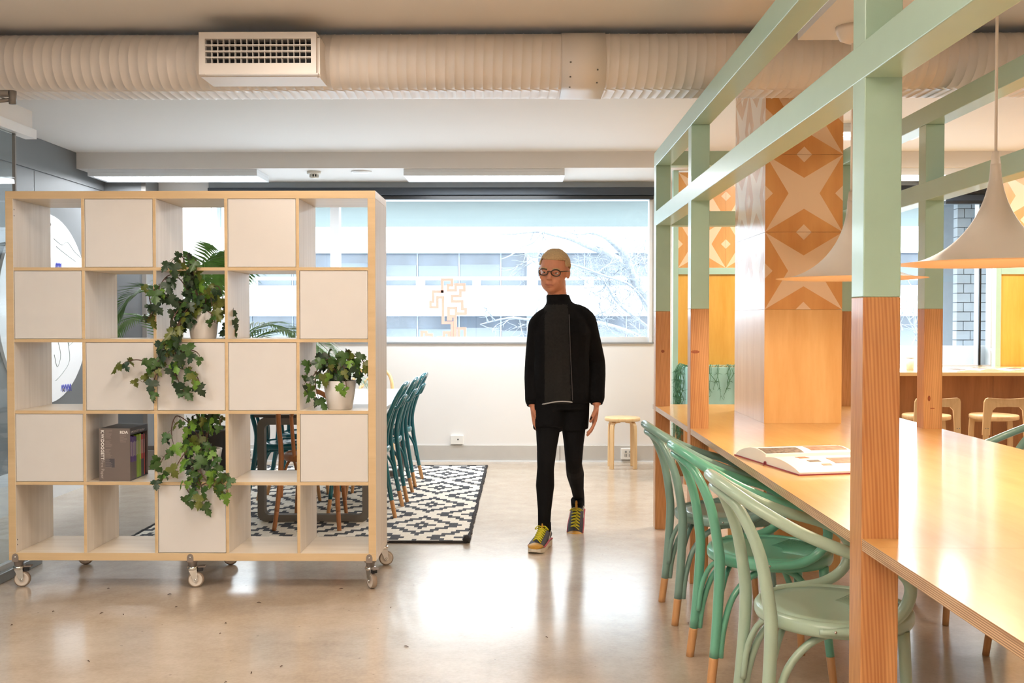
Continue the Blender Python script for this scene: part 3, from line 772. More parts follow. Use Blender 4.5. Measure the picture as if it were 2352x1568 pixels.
while z < ZC-.01:
    z1 = min(z+CELL, ZC+CELL); zt = z+CELL-.0012
    star_panel(col, CX0, CX1, CY0, CY0+.0195, z, zt)
    for s_ in (0, 1):
        h = (CY1-CY0-.02)/2; ya = CY0+.02+h*s_
        star_panel(col, CX0, CX0+.0195, ya, ya+h-.001, z, zt); star_panel(col, CX1-.0195, CX1, ya, ya+h-.001, z, zt)
    star_panel(col, CX0+.02, CX1-.02, CY1-.0195, CY1, z, zt)
    z += CELL
# open book on the table
def open_book():
    t = thing('open_book', 'thick open hardback book with pictures lying on the long table', 'book', (1.09, 3.78, TZ), R(12))
    # local: spine along x ; pages fall to -y (near) and +y (far)
    def block(sgn, L=.36, D=.265, h0=.030, curve=1.0, x0=-.18):
        prof = []
        for i in range(9):
            u = i/8; zz = .006 + h0*(math.sin(math.pi*min(1, .18+u*.82))**.7 if curve else 1)*(1-.25*u) + .004
            prof.append((sgn*u*D, zz))
        mb = MB(); bot = [(p[0], .004) for p in prof]
        ring = [[(x, y, zz) for (y, zz) in prof] + [(x, y, zz) for (y, zz) in reversed(bot)] for x in (x0, x0+L)]
        mb.loft(ring, smooth=False); return mb, prof
    n, pn = block(-1); o = part('page_block', n, 'paper', t, False)
    f_, pf = block(1, h0=.046); part('page_block', f_, 'paper', t, False)
    part('cover', MB().box(-.185, .185, -.272, -.004, 0, .004), 'cover_red', t, False); part('cover', MB().box(-.185, .185, .004, .272, 0, .004), 'cover_red', t, False)
    part('spine', MB().tube([(-.185,0,.006),(.185,0,.006)], .008, 8, 1), 'cover_red', t, False)
    def pic(prof, x0, x1, u0, u1, mat, up=.0012):
        mb = MB(); N = 8; a = []; 
        for i in range(N+1):
            u = u0+(u1-u0)*i/N; k = min(7, int(u*8)); q = u*8-k
            y = prof[k][0]*(1-q)+prof[k+1][0]*q; zz = prof[k][1]*(1-q)+prof[k+1][1]*q; a.append((y, zz))
        mb.loft([[(x0,y,zz+up) for y, zz in a]+[(x0,y,zz-.001) for y, zz in reversed(a)], [(x1,y,zz+up) for y, zz in a]+[(x1,y,zz-.001) for y, zz in reversed(a)]], smooth=False)
        part('picture', mb, mat, t, False)
    pic(pn, -.10, -.06, .28, .42, 'photo_brown'); pic(pn, .0, .12, .45, .72, 'photo_brown'); pic(pn, -.09, -.045, .55, .64, 'photo_grey'); pic(pn, -.06, -.025, .74, .8, 'photo_brown')
    pic(pf, -.175, -.02, .03, .30, 'photo_grey'); pic(pf, .02, .17, .10, .36, 'photo_brown'); pic(pf, -.10, .16, .5, .9, 'photo_grey')
    part('ribbon', MB().tube([(-.18,0,.01),(-.195,-.01,.004),(-.20,-.025,.002)], .004, 6, 3, flat=.3), 'cover_red', t, False)
open_book()

# ------------------------------------------------------------------ pendants
def pendant(x, y, rim, label, zceil):
    t = thing('pendant_lamp', label, 'pendant lamp', (x, y, rim), group='trumpet pendants over the long table')
    H_, R_ = .315, .298; prof = []
    for i in range(25):
        a = math.pi/2*i/24; prof.append((.016+(R_-.016)*(1-math.cos(a))**1.0, H_*(1-math.sin(a))))
    inner = [(max(.008, r-.0025), z-.003) for r, z in reversed(prof)]
    part('shade', MB().lathe((x,y,rim), [(0,H_+.001)]+prof, 64), 'shade_peach', t)
    part('shade_inner', MB().lathe((x,y,rim), [(R_-.0005,0)]+inner[1:], 64), 'shade_inner', t)
    part('collar', MB().lathe((x,y,rim+H_-.005), [(0,.045),(.010,.045),(.016,.002),(.016,0)], 20), 'shade_peach', t)
    part('cord', MB().tube([(x,y,rim+H_+.03),(x,y,zceil)], .0045, 8, 1), 'shade_peach', t)
    part('canopy', MB().lathe((x,y,zceil), [(0,-.066),(.02,-.066),(.05,-.052),(.066,-.02),(.068,0),(0,0)], 28), 'shade_peach', t)
    part('bulb', MB().lathe((x,y,rim+.035), [(0,0),(.03,.008),(.043,.035),(.032,.07),(.016,.10),(.016,.13),(0,.13)], 20), 'bulb', t)
    d = bpy.data.lights.new('pendant_light', 'SPOT'); d.energy = 23; d.color = (1,.80,.56); d.shadow_soft_size = .05; d.spot_size = R(172); d.spot_blend = .25
    o = bpy.data.objects.new('pendant_light', d); COL.objects.link(o); o.location = (x, y, rim+.02)
pendant(1.345, 4.1, 1.497, 'cream trumpet pendant lamp in front of the star column', 2.52)
pendant(1.507, 3.2, 1.507, 'cream trumpet pendant lamp hanging clear of the star column', 2.52)

# ------------------------------------------------------------------ booths / planter / counter
def booth(x0, n, label, y=8.6):
    t = thing('booth_screen', label, 'screen', (x0, y, 0))
    x1 = x0+.045+n*.41+.045; zr0, zr1 = 1.721, 1.777
    part('frame_post', B(x0, x0+.045, y-.02, y+.05, 0, ZS), 'mint', t, bev=.002); part('frame_post', B(x1-.045, x1, y-.02, y+.05, 0, ZS), 'mint', t, bev=.002)
    part('frame_rail', B(x0+.045, x1-.045, y-.02, y+.05, zr0, zr1), 'mint', t, bev=.002)
    part('ply_panel', B(x0+.045, x1-.045, y, y+.02, 0, zr0), 'ply_yellow', t)
    for k in range(n):
        for j in range(2):
            z0 = zr1+j*.41; star_panel(t, x0+.045+k*.41+.0005, x0+.045+(k+1)*.41-.0005, y, y+.02, z0, min(z0+.409, 2.6))
booth(1.294, 3, 'plywood booth screen with star frieze behind the mint planter')
booth(4.055, 4, 'plywood booth screen with star frieze beside the brick pier window')
t = thing('planter_box', 'mint planter trough on a timber base before the booth screen', 'planter', (1.9, 8.3, 0))
part('trough', B(1.335, 2.60, 8.05, 8.07, .62, .945), 'planter_green', t, bev=.003); part('trough_end', B(1.335, 1.355, 8.07, 8.55, .62, .945), 'planter_green', t); part('trough_back', B(1.355, 2.60, 8.53, 8.55, .62, .945), 'planter_green', t)
part('trough_end', B(2.58, 2.60, 8.07, 8.53, .62, .945), 'planter_green', t)
part('corner_batten', B(1.335, 1.385, 8.035, 8.05, .62, .962), 'planter_green', t, bev=.002)
part('soil', B(1.355, 2.58, 8.07, 8.53, .64, .91), 'soil', t)
part('base_leg', B(1.31, 1.37, 8.04, 8.10, 0, .62), 'pine_red', t); part('base_panel', B(1.37, 2.60, 8.06, 8.08, 0, .62), 'pine_red', t); part('base_leg', B(2.54, 2.60, 8.10, 8.16, 0, .62), 'pine_red', t); part('base_leg', B(1.31, 1.37, 8.48, 8.54, 0, .62), 'pine_red', t)
def trailing():
    rn = random.Random(11)
    for (x, y, n, L, nm_) in ((1.33, 8.15, 34, .62, 'feathery green plant trailing over the end of the planter'), (1.62, 8.12, 9, .30, 'sparse green tendrils hanging over the planter front near the middle post'), (1.80, 8.12, 10, .24, 'thin green tendrils hanging over the planter front beside the column')):
        t = thing('trailing_plant', nm_, 'plant', (x, y, .92), group=None)
        mb = MB(); edge_end = L > .5
        for k in range(n):
            sx = rn.uniform(-.03, .05) if edge_end else rn.uniform(-.12, .12)
            if edge_end:
                yy = y+rn.uniform(-.11, .25); l = L*rn.uniform(.5, 1)
                pts = [(x+.04, yy, .93), (x-.005, yy+rn.uniform(-.02,.02), .965), (x-.035+rn.uniform(-.015,.01), yy+rn.uniform(-.03,.03), .90)]
                zz = .90
                while zz > .93-l: zz -= .07; pts.append((x-.035+rn.uniform(-.02,.012), yy+rn.uniform(-.03,.03), zz))
            else:
                l = L*rn.uniform(.4, 1); xx = x+sx
                pts = [(xx, 8.12, .92), (xx+rn.uniform(-.02,.02), 8.05, .97), (xx+rn.uniform(-.03,.03), 8.032, .90)]
                zz = .90
                while zz > .93-l: zz -= .06; xx += rn.uniform(-.025,.025); pts.append((xx, 8.030+rn.uniform(-.012,.004), zz))
            mb.tube(pts, [.0025]*(len(pts)-1)+[.001], 4, 2, cap=False)
            for q in pts[2:]:
                for _ in range(2):
                    d = Vector((rn.uniform(-1,1), rn.uniform(-1,.1), rn.uniform(-.9,.2))).normalized()*rn.uniform(.02,.05)
                    mb.tube([q, tuple(Vector(q)+d)], [.0018,.0008], 3, 1, cap=False)
        part('stems', mb, 'trailing_green', t)
    t = thing('straw_grass', 'dry straw coloured grass tufts along the planter top', 'plant', (1.7, 8.1, .91)); mb = MB()
    for k in range(160):
        x = rn.uniform(1.37, 2.1); y = rn.uniform(8.08, 8.2); a = rn.uniform(-1,1)
        mb.tube([(x,y,.90),(x+a*.02,y-.01,.95),(x+a*.07,y-rn.uniform(0,.07),.955+rn.uniform(-.02,.02))], [.002,.002,.0008], 3, 2, cap=False)
    part('blades', mb, 'straw', t)['kind'] = 'stuff'
trailing()
t = thing('counter', 'brown plywood window counter with pale top behind the two low-backed stools', 'counter', (3.9, 7.9, 0))
part('worktop', B(2.62, 5.6, 7.61, 8.58, .903, .93), 'counter_top', t, bev=.002)
for x in (2.66, 3.70, 4.74): part('front_panel', B(x, x+1.037, 7.86, 7.88, 0, .903), 'counter_brown', t)
part('end_panel', B(2.66, 2.68, 7.88, 8.55, 0, .903), 'counter_brown', t)
t = thing('coffee_cup', 'white tapered paper cup standing on the window counter', 'cup', (3.075, 7.93, .93))
part('cup', MB().lathe((3.075,7.93,.93), [(0,0),(.026,0),(.034,.10),(.031,.10),(.024,.006),(0,.006)], 24), 'pot_white', t); part('rim', MB().lathe((3.075,7.93,1.03), [(.033,-.002),(.036,0),(.033,.003),(.031,0),(.033,-.002)], 24), 'pot_white', t)
def magazine(x, y, z, rot, label):
    t = thing('magazine', label, 'magazine', (x, y, z), rot)
    for s_ in (-1, 1):
        prof = [(s_*.20*i/8, .002+.02*math.sin(math.pi*(.12+.88*i/8))**1.0*(1 if s_ > 0 else .6)) for i in range(9)]
        mb = MB(); mb.loft([[(a, yy, h) for a, h in prof]+[(a, yy, .0) for a, h in reversed(prof)] for yy in (-.14,.14)], smooth=False)
        part('pages', mb, 'paper', t, False)
        part('print_block', MB().loft([[(a, yy, h+.0012) for a, h in prof[2:7]]+[(a, yy, h-.001) for a, h in reversed(prof[2:7])] for yy in (-.1,.09)], smooth=False), 'photo_grey', t, False)
magazine(3.51, 7.86, .93, R(10), 'open magazine lying on the window counter by the brick pier')
magazine(4.02, 7.95, .93, R(-4), 'open magazine lying on the counter before the booth screen')

# ------------------------------------------------------------------ stools
def round_stool():
    x, y = .90, 8.96
    t = thing('stool', 'low round birch stool standing against the white wall', 'stool', (x, y, 0))
    part('seat', MB().lathe((x,y,.425), [(0,0),(.155,0),(.16,.004),(.16,.027),(.156,.031),(0,.031)], 40), 'birch', t)
    for a in (R(225), R(315), R(45), R(135)):
        mb = MB(); c, s_ = math.cos(a), math.sin(a)
        path = [(.05,.417),(.105,.417),(.128,.408),(.140,.386),(.144,.35),(.146,.18),(.148,0)]
        rings = []
        for i, (r, z) in enumerate(path):
            p, q = path[max(0,i-1)], path[min(len(path)-1,i+1)]; tx, tz = q[0]-p[0], q[1]-p[1]; L = math.hypot(tx,tz); nx, nz = tz/L*.008, -tx/L*.008
            rings.append([(x+c*(r+sx*nx)-s_*w_, y+s_*(r+sx*nx)+c*w_, max(0, z+sx*nz)) for sx, w_ in ((1,-.021),(1,.021),(-1,.021),(-1,-.021))])
        part('leg', mb.loft(rings, smooth=False), 'birch', t, bev=.002)
round_stool()
def bar_chair():
    t = thing('low_back_stool', 'birch counter stool with low curved back, its right side hidden by the pine post', 'stool', (2.985, 7.32, 0), group=None)
    part('seat', MB().lathe((0,.06,.60), [(0,0),(.165,0),(.17,.005),(.17,.027),(.165,.032),(0,.032)], 36), 'birch', t, False)
    # back: inverted U plate cut from bent ply, at rear (-y)
    def U(w0, w1, zt, thick, low):
        out = [(-w1/2, low), (-w0/2+.002, .62), (-w0/2-.004, zt-.03), (-w0/2+.012, zt-.004), (-w0/2+.03, zt), (0, zt-.006), (w0/2-.03, zt), (w0/2-.012, zt-.004), (w0/2+.004, zt-.03), (w0/2-.002, .62), (w1/2, low)]
        return out
    o_ = [(-.170,.50),(-.166,.62),(-.164,.74),(-.155,.762),(-.138,.770),(0,.762),(.138,.770),(.155,.762),(.164,.74),(.166,.62),(.170,.50),
          (.122,.50),(.118,.60),(.108,.68),(.085,.703),(0,.706),(-.085,.703),(-.108,.68),(-.118,.60),(-.122,.50)]
    bm = bmesh.new(); vs_ = [bm.verts.new((a, -.155-.03*max(0, z-.6)*2+.02*(abs(a)/.17)**2, z)) for a, z in o_]
    f1 = bm.faces.new(vs_); r = bmesh.ops.extrude_face_region(bm, geom=[f1]); bmesh.ops.translate(bm, vec=(0,.016,0), verts=[v for v in r['geom'] if isinstance(v, bmesh.types.BMVert)])
    bmesh.ops.recalc_face_normals(bm, faces=bm.faces); me = bpy.data.meshes.new('backrest'); bm.to_mesh(me); bm.free(); me.materials.append(MATS['birch'])
    bk = part('backrest', me, None, t)
    for sx in (-1, 1):
        for dx in (-.008, .008):
            part('screw', MB().cyl((sx*.146+dx, -.149, .55), .003, .004, 8, 'Y'), 'steel_grey', bk, False)
        part('leg', MB().box(sx*.146-.018, sx*.146+.018, -.138, -.118, 0, .60), 'birch', t, False, bev=.003)
        path = [(.05,.60-.008),(.02,.592)]
        part('leg', MB().loft([[(sx*r-.018*1, .10+w_*.0+q, z) for q, w_ in ((0,0),(.018,0))]+[(sx*r+.018, .10+q, z) for q in (.018, 0)] for r, z in ((.148,0),(.146,.3),(.144,.52),(.138,.60))], smooth=False), 'birch', t, False)
    part('front_brace', MB().box(-.12, .12, .10, .118, .575, .60), 'birch', t, False)
    return t
s1 = bar_chair(); 
s2 = dup(s1, (3.481, 7.32, 0), None, 'birch counter stool with low curved back standing in the open before the counter')
s1['label'] = 'birch counter stool with low curved back, half hidden behind a pine post'

# ------------------------------------------------------------------ bentwood armchairs
def dip(parts_parent, foot, knee, r0, r1, mat, h=.115):
    pass
def leg_with_tip(t, path, rad, mat, tipmat='dip_wood', h=.115):
    """path from floor upward; the lowest h is natural timber"""
    P_ = [Vector(p) for p in path]; Q, RR = spline(P_, rad, 5)
    lo = [(q, r) for q, r in zip(Q, RR) if q.z <= h]; hi = [(q, r) for q, r in zip(Q, RR) if q.z > h]
    a, b_ = lo[-1], hi[0]; f = (h-a[0].z)/(b_[0].z-a[0].z); c = (a[0].lerp(b_[0], f), a[1]*(1-f)+b_[1]*f)
    o = part('leg', MB().tube([c[0]]+[q for q, _ in hi], [c[1]]+[r for _, r in hi], 12, 1), mat, t, False)
    part('dipped_tip', MB().tube([q for q, _ in lo]+[c[0]], [r for _, r in lo]+[c[1]], 12, 1), tipmat, o, False, label='natural timber dipped leg end')
    return o
def seat(t, r, z, mat, yscale=1.0):
    o = part('seat_ring', MB().lathe((0,0,z-.042), [(r-.03,.0),(r-.002,0),(r+.003,.010),(r+.003,.030),(r-.004,.040),(r-.014,.043),(r-.022,.040),(r-.024,.036),(r-.03,.0)], 48), mat, t, False)
    part('seat_panel', MB().lathe((0,0,z-.012), [(0,-.003),(r*.3,.003),(r*.7,.006),(r-.023,.006),(r-.023,-.006),(0,-.009)], 48), mat, o, False)
    fl = MB()
    for k in range(28):
        a = R(-50+100*k/27); c, s_ = math.cos(a), math.sin(a)
        fl.tube([(.3*r*c-.02, .3*r*s_, z-.0075), (.82*r*c, .82*r*s_, z-.0048)], [.0006,.0022], 4, 1, cap=False)
    part('embossed_rays', fl, mat, o, False)
    return o
def arm_chair(name, mat, loc, rot, label):
    t = thing(name, label, 'chair', loc, rot)
    seat(t, .228, .474, mat)
    half = [(-.366,0,.854),(-.360,.07,.851),(-.330,.140,.832),(-.265,.200,.790),(-.17,.238,.738),(-.06,.258,.694),(.03,.264,.668),(.095,.264,.640),(.130,.260,.600),(.130,.256,.555),(.105,.250,.508),(.05,.246,.474),(-.02,.243,.461),(-.11,.236,.457)]
    full = [(x, -y, z) for x, y, z in reversed(half)] + half[1:]
    n = len(full); rad = [.0172]*n; rad[0] = rad[-1] = .007; rad[1] = rad[-2] = .0145
    part('arm_rail', MB().tube(full, rad, 14, 5), mat, t, False)
    for s_ in (-1, 1):
        leg_with_tip(t, [(-.262,.182*s_,0),(-.240,.172*s_,.2),(-.226,.163*s_,.42),(-.232,.158*s_,.52),(-.258,.148*s_,.66),(-.305,.118*s_,.772),(-.340,.080*s_,.812),(-.356,.03*s_,.822),(-.358,0,.823)], [.0155,.018,.0195,.019,.0175,.016,.015,.0145,.0145], mat)
        leg_with_tip(t, [(.185,.185*s_,0),(.165,.165*s_,.22),(.155,.152*s_,.435)], [.0135,.016,.018], mat)
        part('brace', MB().tube([(-.226,.176*s_,.115),(-.212,.170*s_,.22),(-.175,.158*s_,.33),(-.10,.146*s_,.405),(-.01,.140*s_,.425),(.07,.143*s_,.39),(.125,.152*s_,.29),(.150,.160*s_,.18)], .0115, 10, 5), mat, t, False)
        for x in (-.07, -.02):
            part('screw', MB().cyl((x, .2375*s_ + (.012*s_ if s_ > 0 else .016*s_), .462), .004, .004*1, 8, 'Y'), 'chrome', t, False)
    part('brace', MB().tube([(-.235,-.150,.19),(-.222,-.14,.30),(-.19,-.10,.385),(-.15,0,.415),(-.19,.10,.385),(-.222,.14,.30),(-.235,.150,.19)], .0095, 10, 4), mat, t, False)
    return t
arm_chair('bentwood_armchair', 'sage', (.937, 3.0, 0), 0, 'pale sage bentwood armchair with round seat tucked under the long table')
arm_chair('bentwood_armchair', 'mint_chair', (.930, 3.745, 0), R(2), 'bright mint green bentwood armchair tucked under the long table')
arm_chair('bentwood_armchair', 'grey_green', (.922, 4.50, 0), R(1), 'grey green bentwood armchair tucked in beside the far table post')
a1 = arm_chair('bentwood_armchair', 'grey_green', (2.025, 4.51, 0), R(180), 'grey green bentwood armchair across the table, facing the counter stools side')
a1['label'] = 'grey green bentwood armchair on the counter side of the long table'
dup(a1, (2.025, 3.76, 0), R(181), 'sage bentwood armchair on the counter side, only its feet showing under the table', None, {'grey_green': 'sage'})

# ------------------------------------------------------------------ dining group behind the shelf
def side_chair(mat, tip, loc, rot, label, group=None):
    t = thing('bentwood_chair', label, 'chair', loc, rot, group)   # faces +x
    seat(t, .20, .46, mat)
    def hoop(w_, zt, xb, r):
        half = [(-.178, w_*.92, .44), (-.182, w_*.97, .52), (-.20, w_, .62), (-.235, w_*.98, .72), (-.275, w_*.86, zt-.075), (-.305, w_*.6, zt-.022), (-.318, w_*.28, zt-.003), (-.322, 0, zt)]
        return half
    h = hoop(.185, .885, 0, .015)
    for s_ in (-1, 1):
        leg_with_tip(t, [(-.262,.205*s_,0),(-.225,.188*s_,.18),(-.190,.176*s_,.40)] + [(x, y*s_, z) for x, y, z in h[1:]], [.0135,.0155,.017] + [.0155]*7, mat, tip)
        leg_with_tip(t, [(.195,.170*s_,0),(.172,.152*s_,.20),(.155,.138*s_,.425)], [.012,.0145,.017], mat, tip)
        part('brace', MB().tube([(-.214,.170*s_,.20),(-.196,.165*s_,.30),(-.14,.155*s_,.385),(-.05,.150*s_,.412),(.05,.148*s_,.39),(.125,.148*s_,.30),(.158,.148*s_,.20)], .0095, 8, 4), mat, t, False)
    h2 = hoop(.105, .80, 0, .012)
    half = [(x+.012, y, z) for x, y, z in h2]
    half[-1] = (half[-1][0], 0, half[-1][2])
    part('inner_hoop', MB().tube(half[:-1] + [half[-1]] + [(x, -y, z) for x, y, z in reversed(half[:-1])], .012, 10, 4), mat, t, False)
    return t
c0 = side_chair('teal', 'dip_wood', (-1.11, 6.815, .0095), math.pi, 'teal bentwood chair at the white table, closest to the shelf unit side, right row')
c0['label'] = 'teal bentwood chair on the open side of the white table, beside the shelf unit'
dup(c0, (-1.10, 7.39, .0095), math.pi+R(1), 'teal bentwood chair on the open side of the white table, middle of the row')
dup(c0, (-1.10, 8.05, .0095), math.pi-R(2), 'teal bentwood chair on the open side of the white table, nearest the window wall')
dup(c0, (-1.665, 7.05, .0095), R(2), 'teal bentwood chair on the grey wall side of the white table, beside the shelf unit')
dup(c0, (-1.665, 7.68, .0095), 0, 'teal bentwood chair on the grey wall side of the white table, nearest the window wall')
side_chair('oak_brown', 'oak_brown', (-1.35, 6.46, .0095), R(90), 'brown timber bentwood chair at the table end behind the shelf unit')
side_chair('blonde_wood', 'blonde_wood', (-1.34, 8.62, .0095), R(-90), 'blonde timber bentwood chair at the table end by the window wall')
t = thing('dining_table', 'white topped table with grey steel loop legs on the patterned rug', 'table', (-1.38, 7.5, 0))
part('table_top', B(-1.84, -.925, 6.41, 8.52, .715, .74), 'table_white', t, bev=.004)
part('under_rail', B(-1.76, -1.0, 6.5, 8.43, .69, .715), 'steel_grey', t)
def loopleg(y):
    bm = bmesh.new()
    def rr(x0, x1, z0, z1, r, n=6):
        out = []
        for cx, cz, a0 in ((x1-r,z1-r,0),(x0+r,z1-r,90),(x0+r,z0+r,180),(x1-r,z0+r,270)):
            for k in range(n+1):
                a = R(a0+90*k/n); out.append((cx+r*math.cos(a), cz+r*math.sin(a)))
        return out
    o_, i_ = rr(-1.73,-1.0,.012,.69,.05), rr(-1.685,-1.045,.055,.645,.03)
    n = len(o_); mb = MB()
    for y_ in (y, y+.06): mb.v += [(a, y_, b_) for a, b_ in o_] + [(a, y_, b_) for a, b_ in i_]
    for k in range(n):
        k2 = (k+1) % n
        mb.f += [(k, k2, n+k2, n+k), (2*n+k, 3*n+k, 3*n+k2, 2*n+k2), (k, 2*n+k, 2*n+k2, k2), (n+k, n+k2, 3*n+k2, 3*n+k)]
    bm.free(); return mb
part('loop_leg', loopleg(6.47), 'steel_grey', t); part('loop_leg', loopleg(8.36), 'steel_grey', t)

# ------------------------------------------------------------------ shelf unit on casters
BX1, BY, BZ, BW = -.719, 4.8775, .1394, 1.82
BX0 = BX1-BW; TO, TD, DEP = .038, .016, .39
PIT = (BW-2*TO+TD)/5
def cell(c, r): # column 0-4 left to right, row 0-4 top to bottom -> x0,x1,z0,z1
    x0 = BX0+TO+c*PIT; z0 = BZ+TO+(4-r)*PIT
    return x0, x0+PIT-TD, z0, z0+PIT-TD
sh = thing('shelf_unit', 'large square cube shelf unit with white doors rolling on casters', 'shelf unit', ((BX0+BX1)/2, BY+DEP/2, 0))
def board(name, x0, x1, z0, z1, inner):
    o = part(name, B(x0, x1, BY, BY+DEP, z0, z1), ['shelf_face', inner], sh)
    for p in o.data.polygons:
        if abs(p.normal.y) < .5: p.material_index = 1
    bevel(o, .0012, 1); return o
board('top_board', BX0, BX1, BZ+BW-TO, BZ+BW, 'shelf_pale_h'); board('bottom_board', BX0, BX1, BZ, BZ+TO, 'shelf_pale_h')
for x in (BX0, BX1-TO): board('side_board', x, x+TO, BZ+TO, BZ+BW-TO, 'shelf_pale')
for r in range(4):
    z = cell(0, r)[2]; board('shelf_board', BX0+TO, BX1-TO, z-TD, z, 'shelf_pale_h')
for c in range(4):
    for r in range(5):
        x0, x1, z0, z1 = cell(c, r); board('divider', x1, x1+TD, z0, z1, 'shelf_pale')
for (c, r) in ((1,0),(3,0),(0,1),(4,1),(1,2),(2,2),(3,2),(0,3),(4,3),(2,4)):
    x0, x1, z0, z1 = cell(c, r)
    d = part('door', B(x0+.002, x1-.002, BY+.004, BY+.020, z0+.002, z1-.002), 'door_white', sh, bev=.0012, label='white cube door')
    part('insert_back', B(x0+.002, x1-.002, BY+.345, BY+.352, z0+.001, z1-.001), 'door_white', sh)
for (x, z) in ((BX0+TO+.002, 1.87),(BX0+TO+.002, 1.84),(BX0+TO+.002,.24),(BX0+TO+.002,.215)):
    part('peg_hole', MB().cyl((BX0+TO-.001, BY+.012, z), .0035, .0015, 8, 'X'), 'box_dark', sh)
def caster(x, y, ang, front):
    o = part('caster', MB().lathe((x,y,.105), [(0,.0335),(.030,.0335),(.032,.026),(.022,.02),(.020,.0),(0,0)], 20), 'caster_grey', sh)
    M = Matrix.Translation((x, y, 0)) @ Matrix.Rotation(ang, 4, 'Z') @ Matrix.Translation((-x, -y, 0)); off = .016
    def sp(name, mb, mat): part(name, mb.xf(M), mat, o)
    sp('swivel', MB().lathe((x,y,.088), [(0,.018),(.026,.018),(.029,.008),(.024,0),(0,0)], 20), 'chrome')
    rw = .039
    for s_ in (-1, 1):
        sp('fork', MB().prism([(x-.020,.095),(x+.022,.095),(x+off+.011,.036),(x+off+.006,.028),(x+off-.006,.028),(x+off-.011,.036)], 'Y', y+s_*.0165-.0012, y+s_*.0165+.0012), 'chrome')
        sp('hub', MB().cyl((x+off, y+s_*.018-.003, rw), .0055, .006, 12, 'Y'), 'chrome')
    sp('wheel', MB().lathe((x+off, y-.012, rw), [(0,.005),(.020,.004),(.027,.0),(.034,0),(.034,.024),(.027,.024),(.020,.020),(0,.019)], 32, 'Y'), 'caster_wheel')
    sp('tyre', MB().lathe((x+off, y-.0125, rw), [(.033,0),(.037,.001),(.039,.006),(.039,.019),(.037,.024),(.033,.025)], 32, 'Y'), 'rubber')
    if front:
        sp('brake_pedal', MB().box(x+.028, x+.062, y-.016, y+.016, .100, .106), 'caster_grey'); sp('brake_block', MB().box(x+.026, x+.050, y-.012, y+.012, .081, .100), 'black_plastic')
        part('bracket', MB().prism([(x-.016,BZ-.006),(x+.016,BZ-.006),(x+.016,BZ+.018),(x+.011,BZ+.030),(x,BZ+.035),(x-.011,BZ+.030),(x-.016,BZ+.018)], 'Y', BY-.003, BY), 'caster_grey', o)
        part('screw', MB().cyl((x, BY-.0055, BZ+.017), .005, .003, 10, 'Y'), 'chrome', o)
xm = (BX0+BX1)/2
for i, (x, a) in enumerate(((BX0+.032, .15), (xm-.01, .15), (BX1-.035, -.95))): caster(x, BY+.035, a, True)
for x, a in ((BX0+.15, .1), (xm+.03, .1), (BX1-.035, .25)):
    caster(x, BY+DEP+.10, a, False)
    part('rear_bracket', B(x-.025, x+.025, BY+DEP-.06, BY+DEP+.125, BZ-.005, BZ), 'caster_grey', sh)

# ------------------------------------------------------------------ slip case and books
x0, x1, z0, z1 = cell(1, 3)
bxr = thing('slip_case', 'grey slip case lettered in white standing in a shelf cube', 'slip case', (-2.03, 5.0, z0))
SX0, SX1, SY, SD, SH = x0+.055, x0+.208, BY+.02, .235, .262
part('front_panel', B(SX0, SX1, SY, SY+.004, z0, z0+SH), 'box_grey', bxr); part('back_panel', B(SX0, SX1, SY+SD-.004, SY+SD, z0, z0+SH), 'box_grey', bxr)
part('side_panel', B(SX0, SX0+.004, SY+.004, SY+SD-.004, z0, z0+SH), 'box_grey', bxr); part('top_panel', B(SX0+.004, SX1, SY+.004, SY+SD-.004, z0+SH-.004, z0+SH), 'box_dark', bxr)
part('bottom_panel', B(SX0+.004, SX1, SY+.004, SY+SD-.004, z0, z0+.004), 'box_dark', bxr); part('top_band', B(SX1-.004, SX1+.0006, SY+.004, SY+SD-.004, z0+SH-.034, z0+SH-.0005), 'box_dark', bxr)
def text(s, size, M, mat, parent, name='lettering', ext=.0004, bold=0):
    c = bpy.data.curves.new(name, 'FONT'); c.body = s; c.size = size; c.extrude = ext; c.offset = bold; c.resolution_u = 2
    o = bpy.data.objects.new('tmp', c); COL.objects.link(o)
    dg = bpy.context.evaluated_depsgraph_get(); me = bpy.data.meshes.new_from_object(o.evaluated_get(dg)); bpy.data.objects.remove(o)
    me.transform(M); me.materials.clear(); me.materials.append(MATS[mat]); me.name = name
    ob = bpy.data.objects.new(name, me); COL.objects.link(ob); ob.parent = parent; ORG[ob] = ORG[parent]; return ob
o3 = Vector(ORG[bxr])
def face_front(x, z, rot=0): return Matrix.Translation(Vector((x, SY-.0004, z))-o3) @ Matrix.Rotation(R(90), 4, 'X') @ Matrix.Rotation(rot, 4, 'Z')
text('K.W.DOGGETT', .0215, face_front(SX0+.0095, z0+SH-.008, R(-90)), 'print_white', bxr, bold=.0005)
text('Fine Paper', .0215, face_front(SX0+.0095, z0+SH-.158, R(-90)), 'print_pale', bxr, bold=-.0003)
text('K.W.DOGGETT Fine Paper', .0155, Matrix.Translation(Vector((SX1+.0008, SY+.012, z0+SH-.026))-o3) @ Matrix.Rotation(R(90), 4, 'Z') @ Matrix.Rotation(R(90), 4, 'X'), 'print_pale', bxr)
text('RDA', .020, face_front(SX0+.103, z0+SH-.026), 'print_white', bxr, 'emblem', bold=.0006)
pr = MB(); rn = random.Random(2)
for k in range(44):
    zz = z0+SH-.010-k*.0043
    if k in (10,11,20,21,32): continue
    pr.box(SX0+.030, SX0+.030+rn.uniform(.018,.036), SY-.0005, SY, zz, zz+.0012)
part('small_print', pr, 'print_mid', bxr); pr = MB()
for k in range(9): zz = z0+SH-.032-k*.0045; pr.box(SX0+.103, SX0+.103+rn.uniform(.014,.036), SY-.0005, SY, zz, zz+.0012)
part('small_print', pr, 'print_mid', bxr)
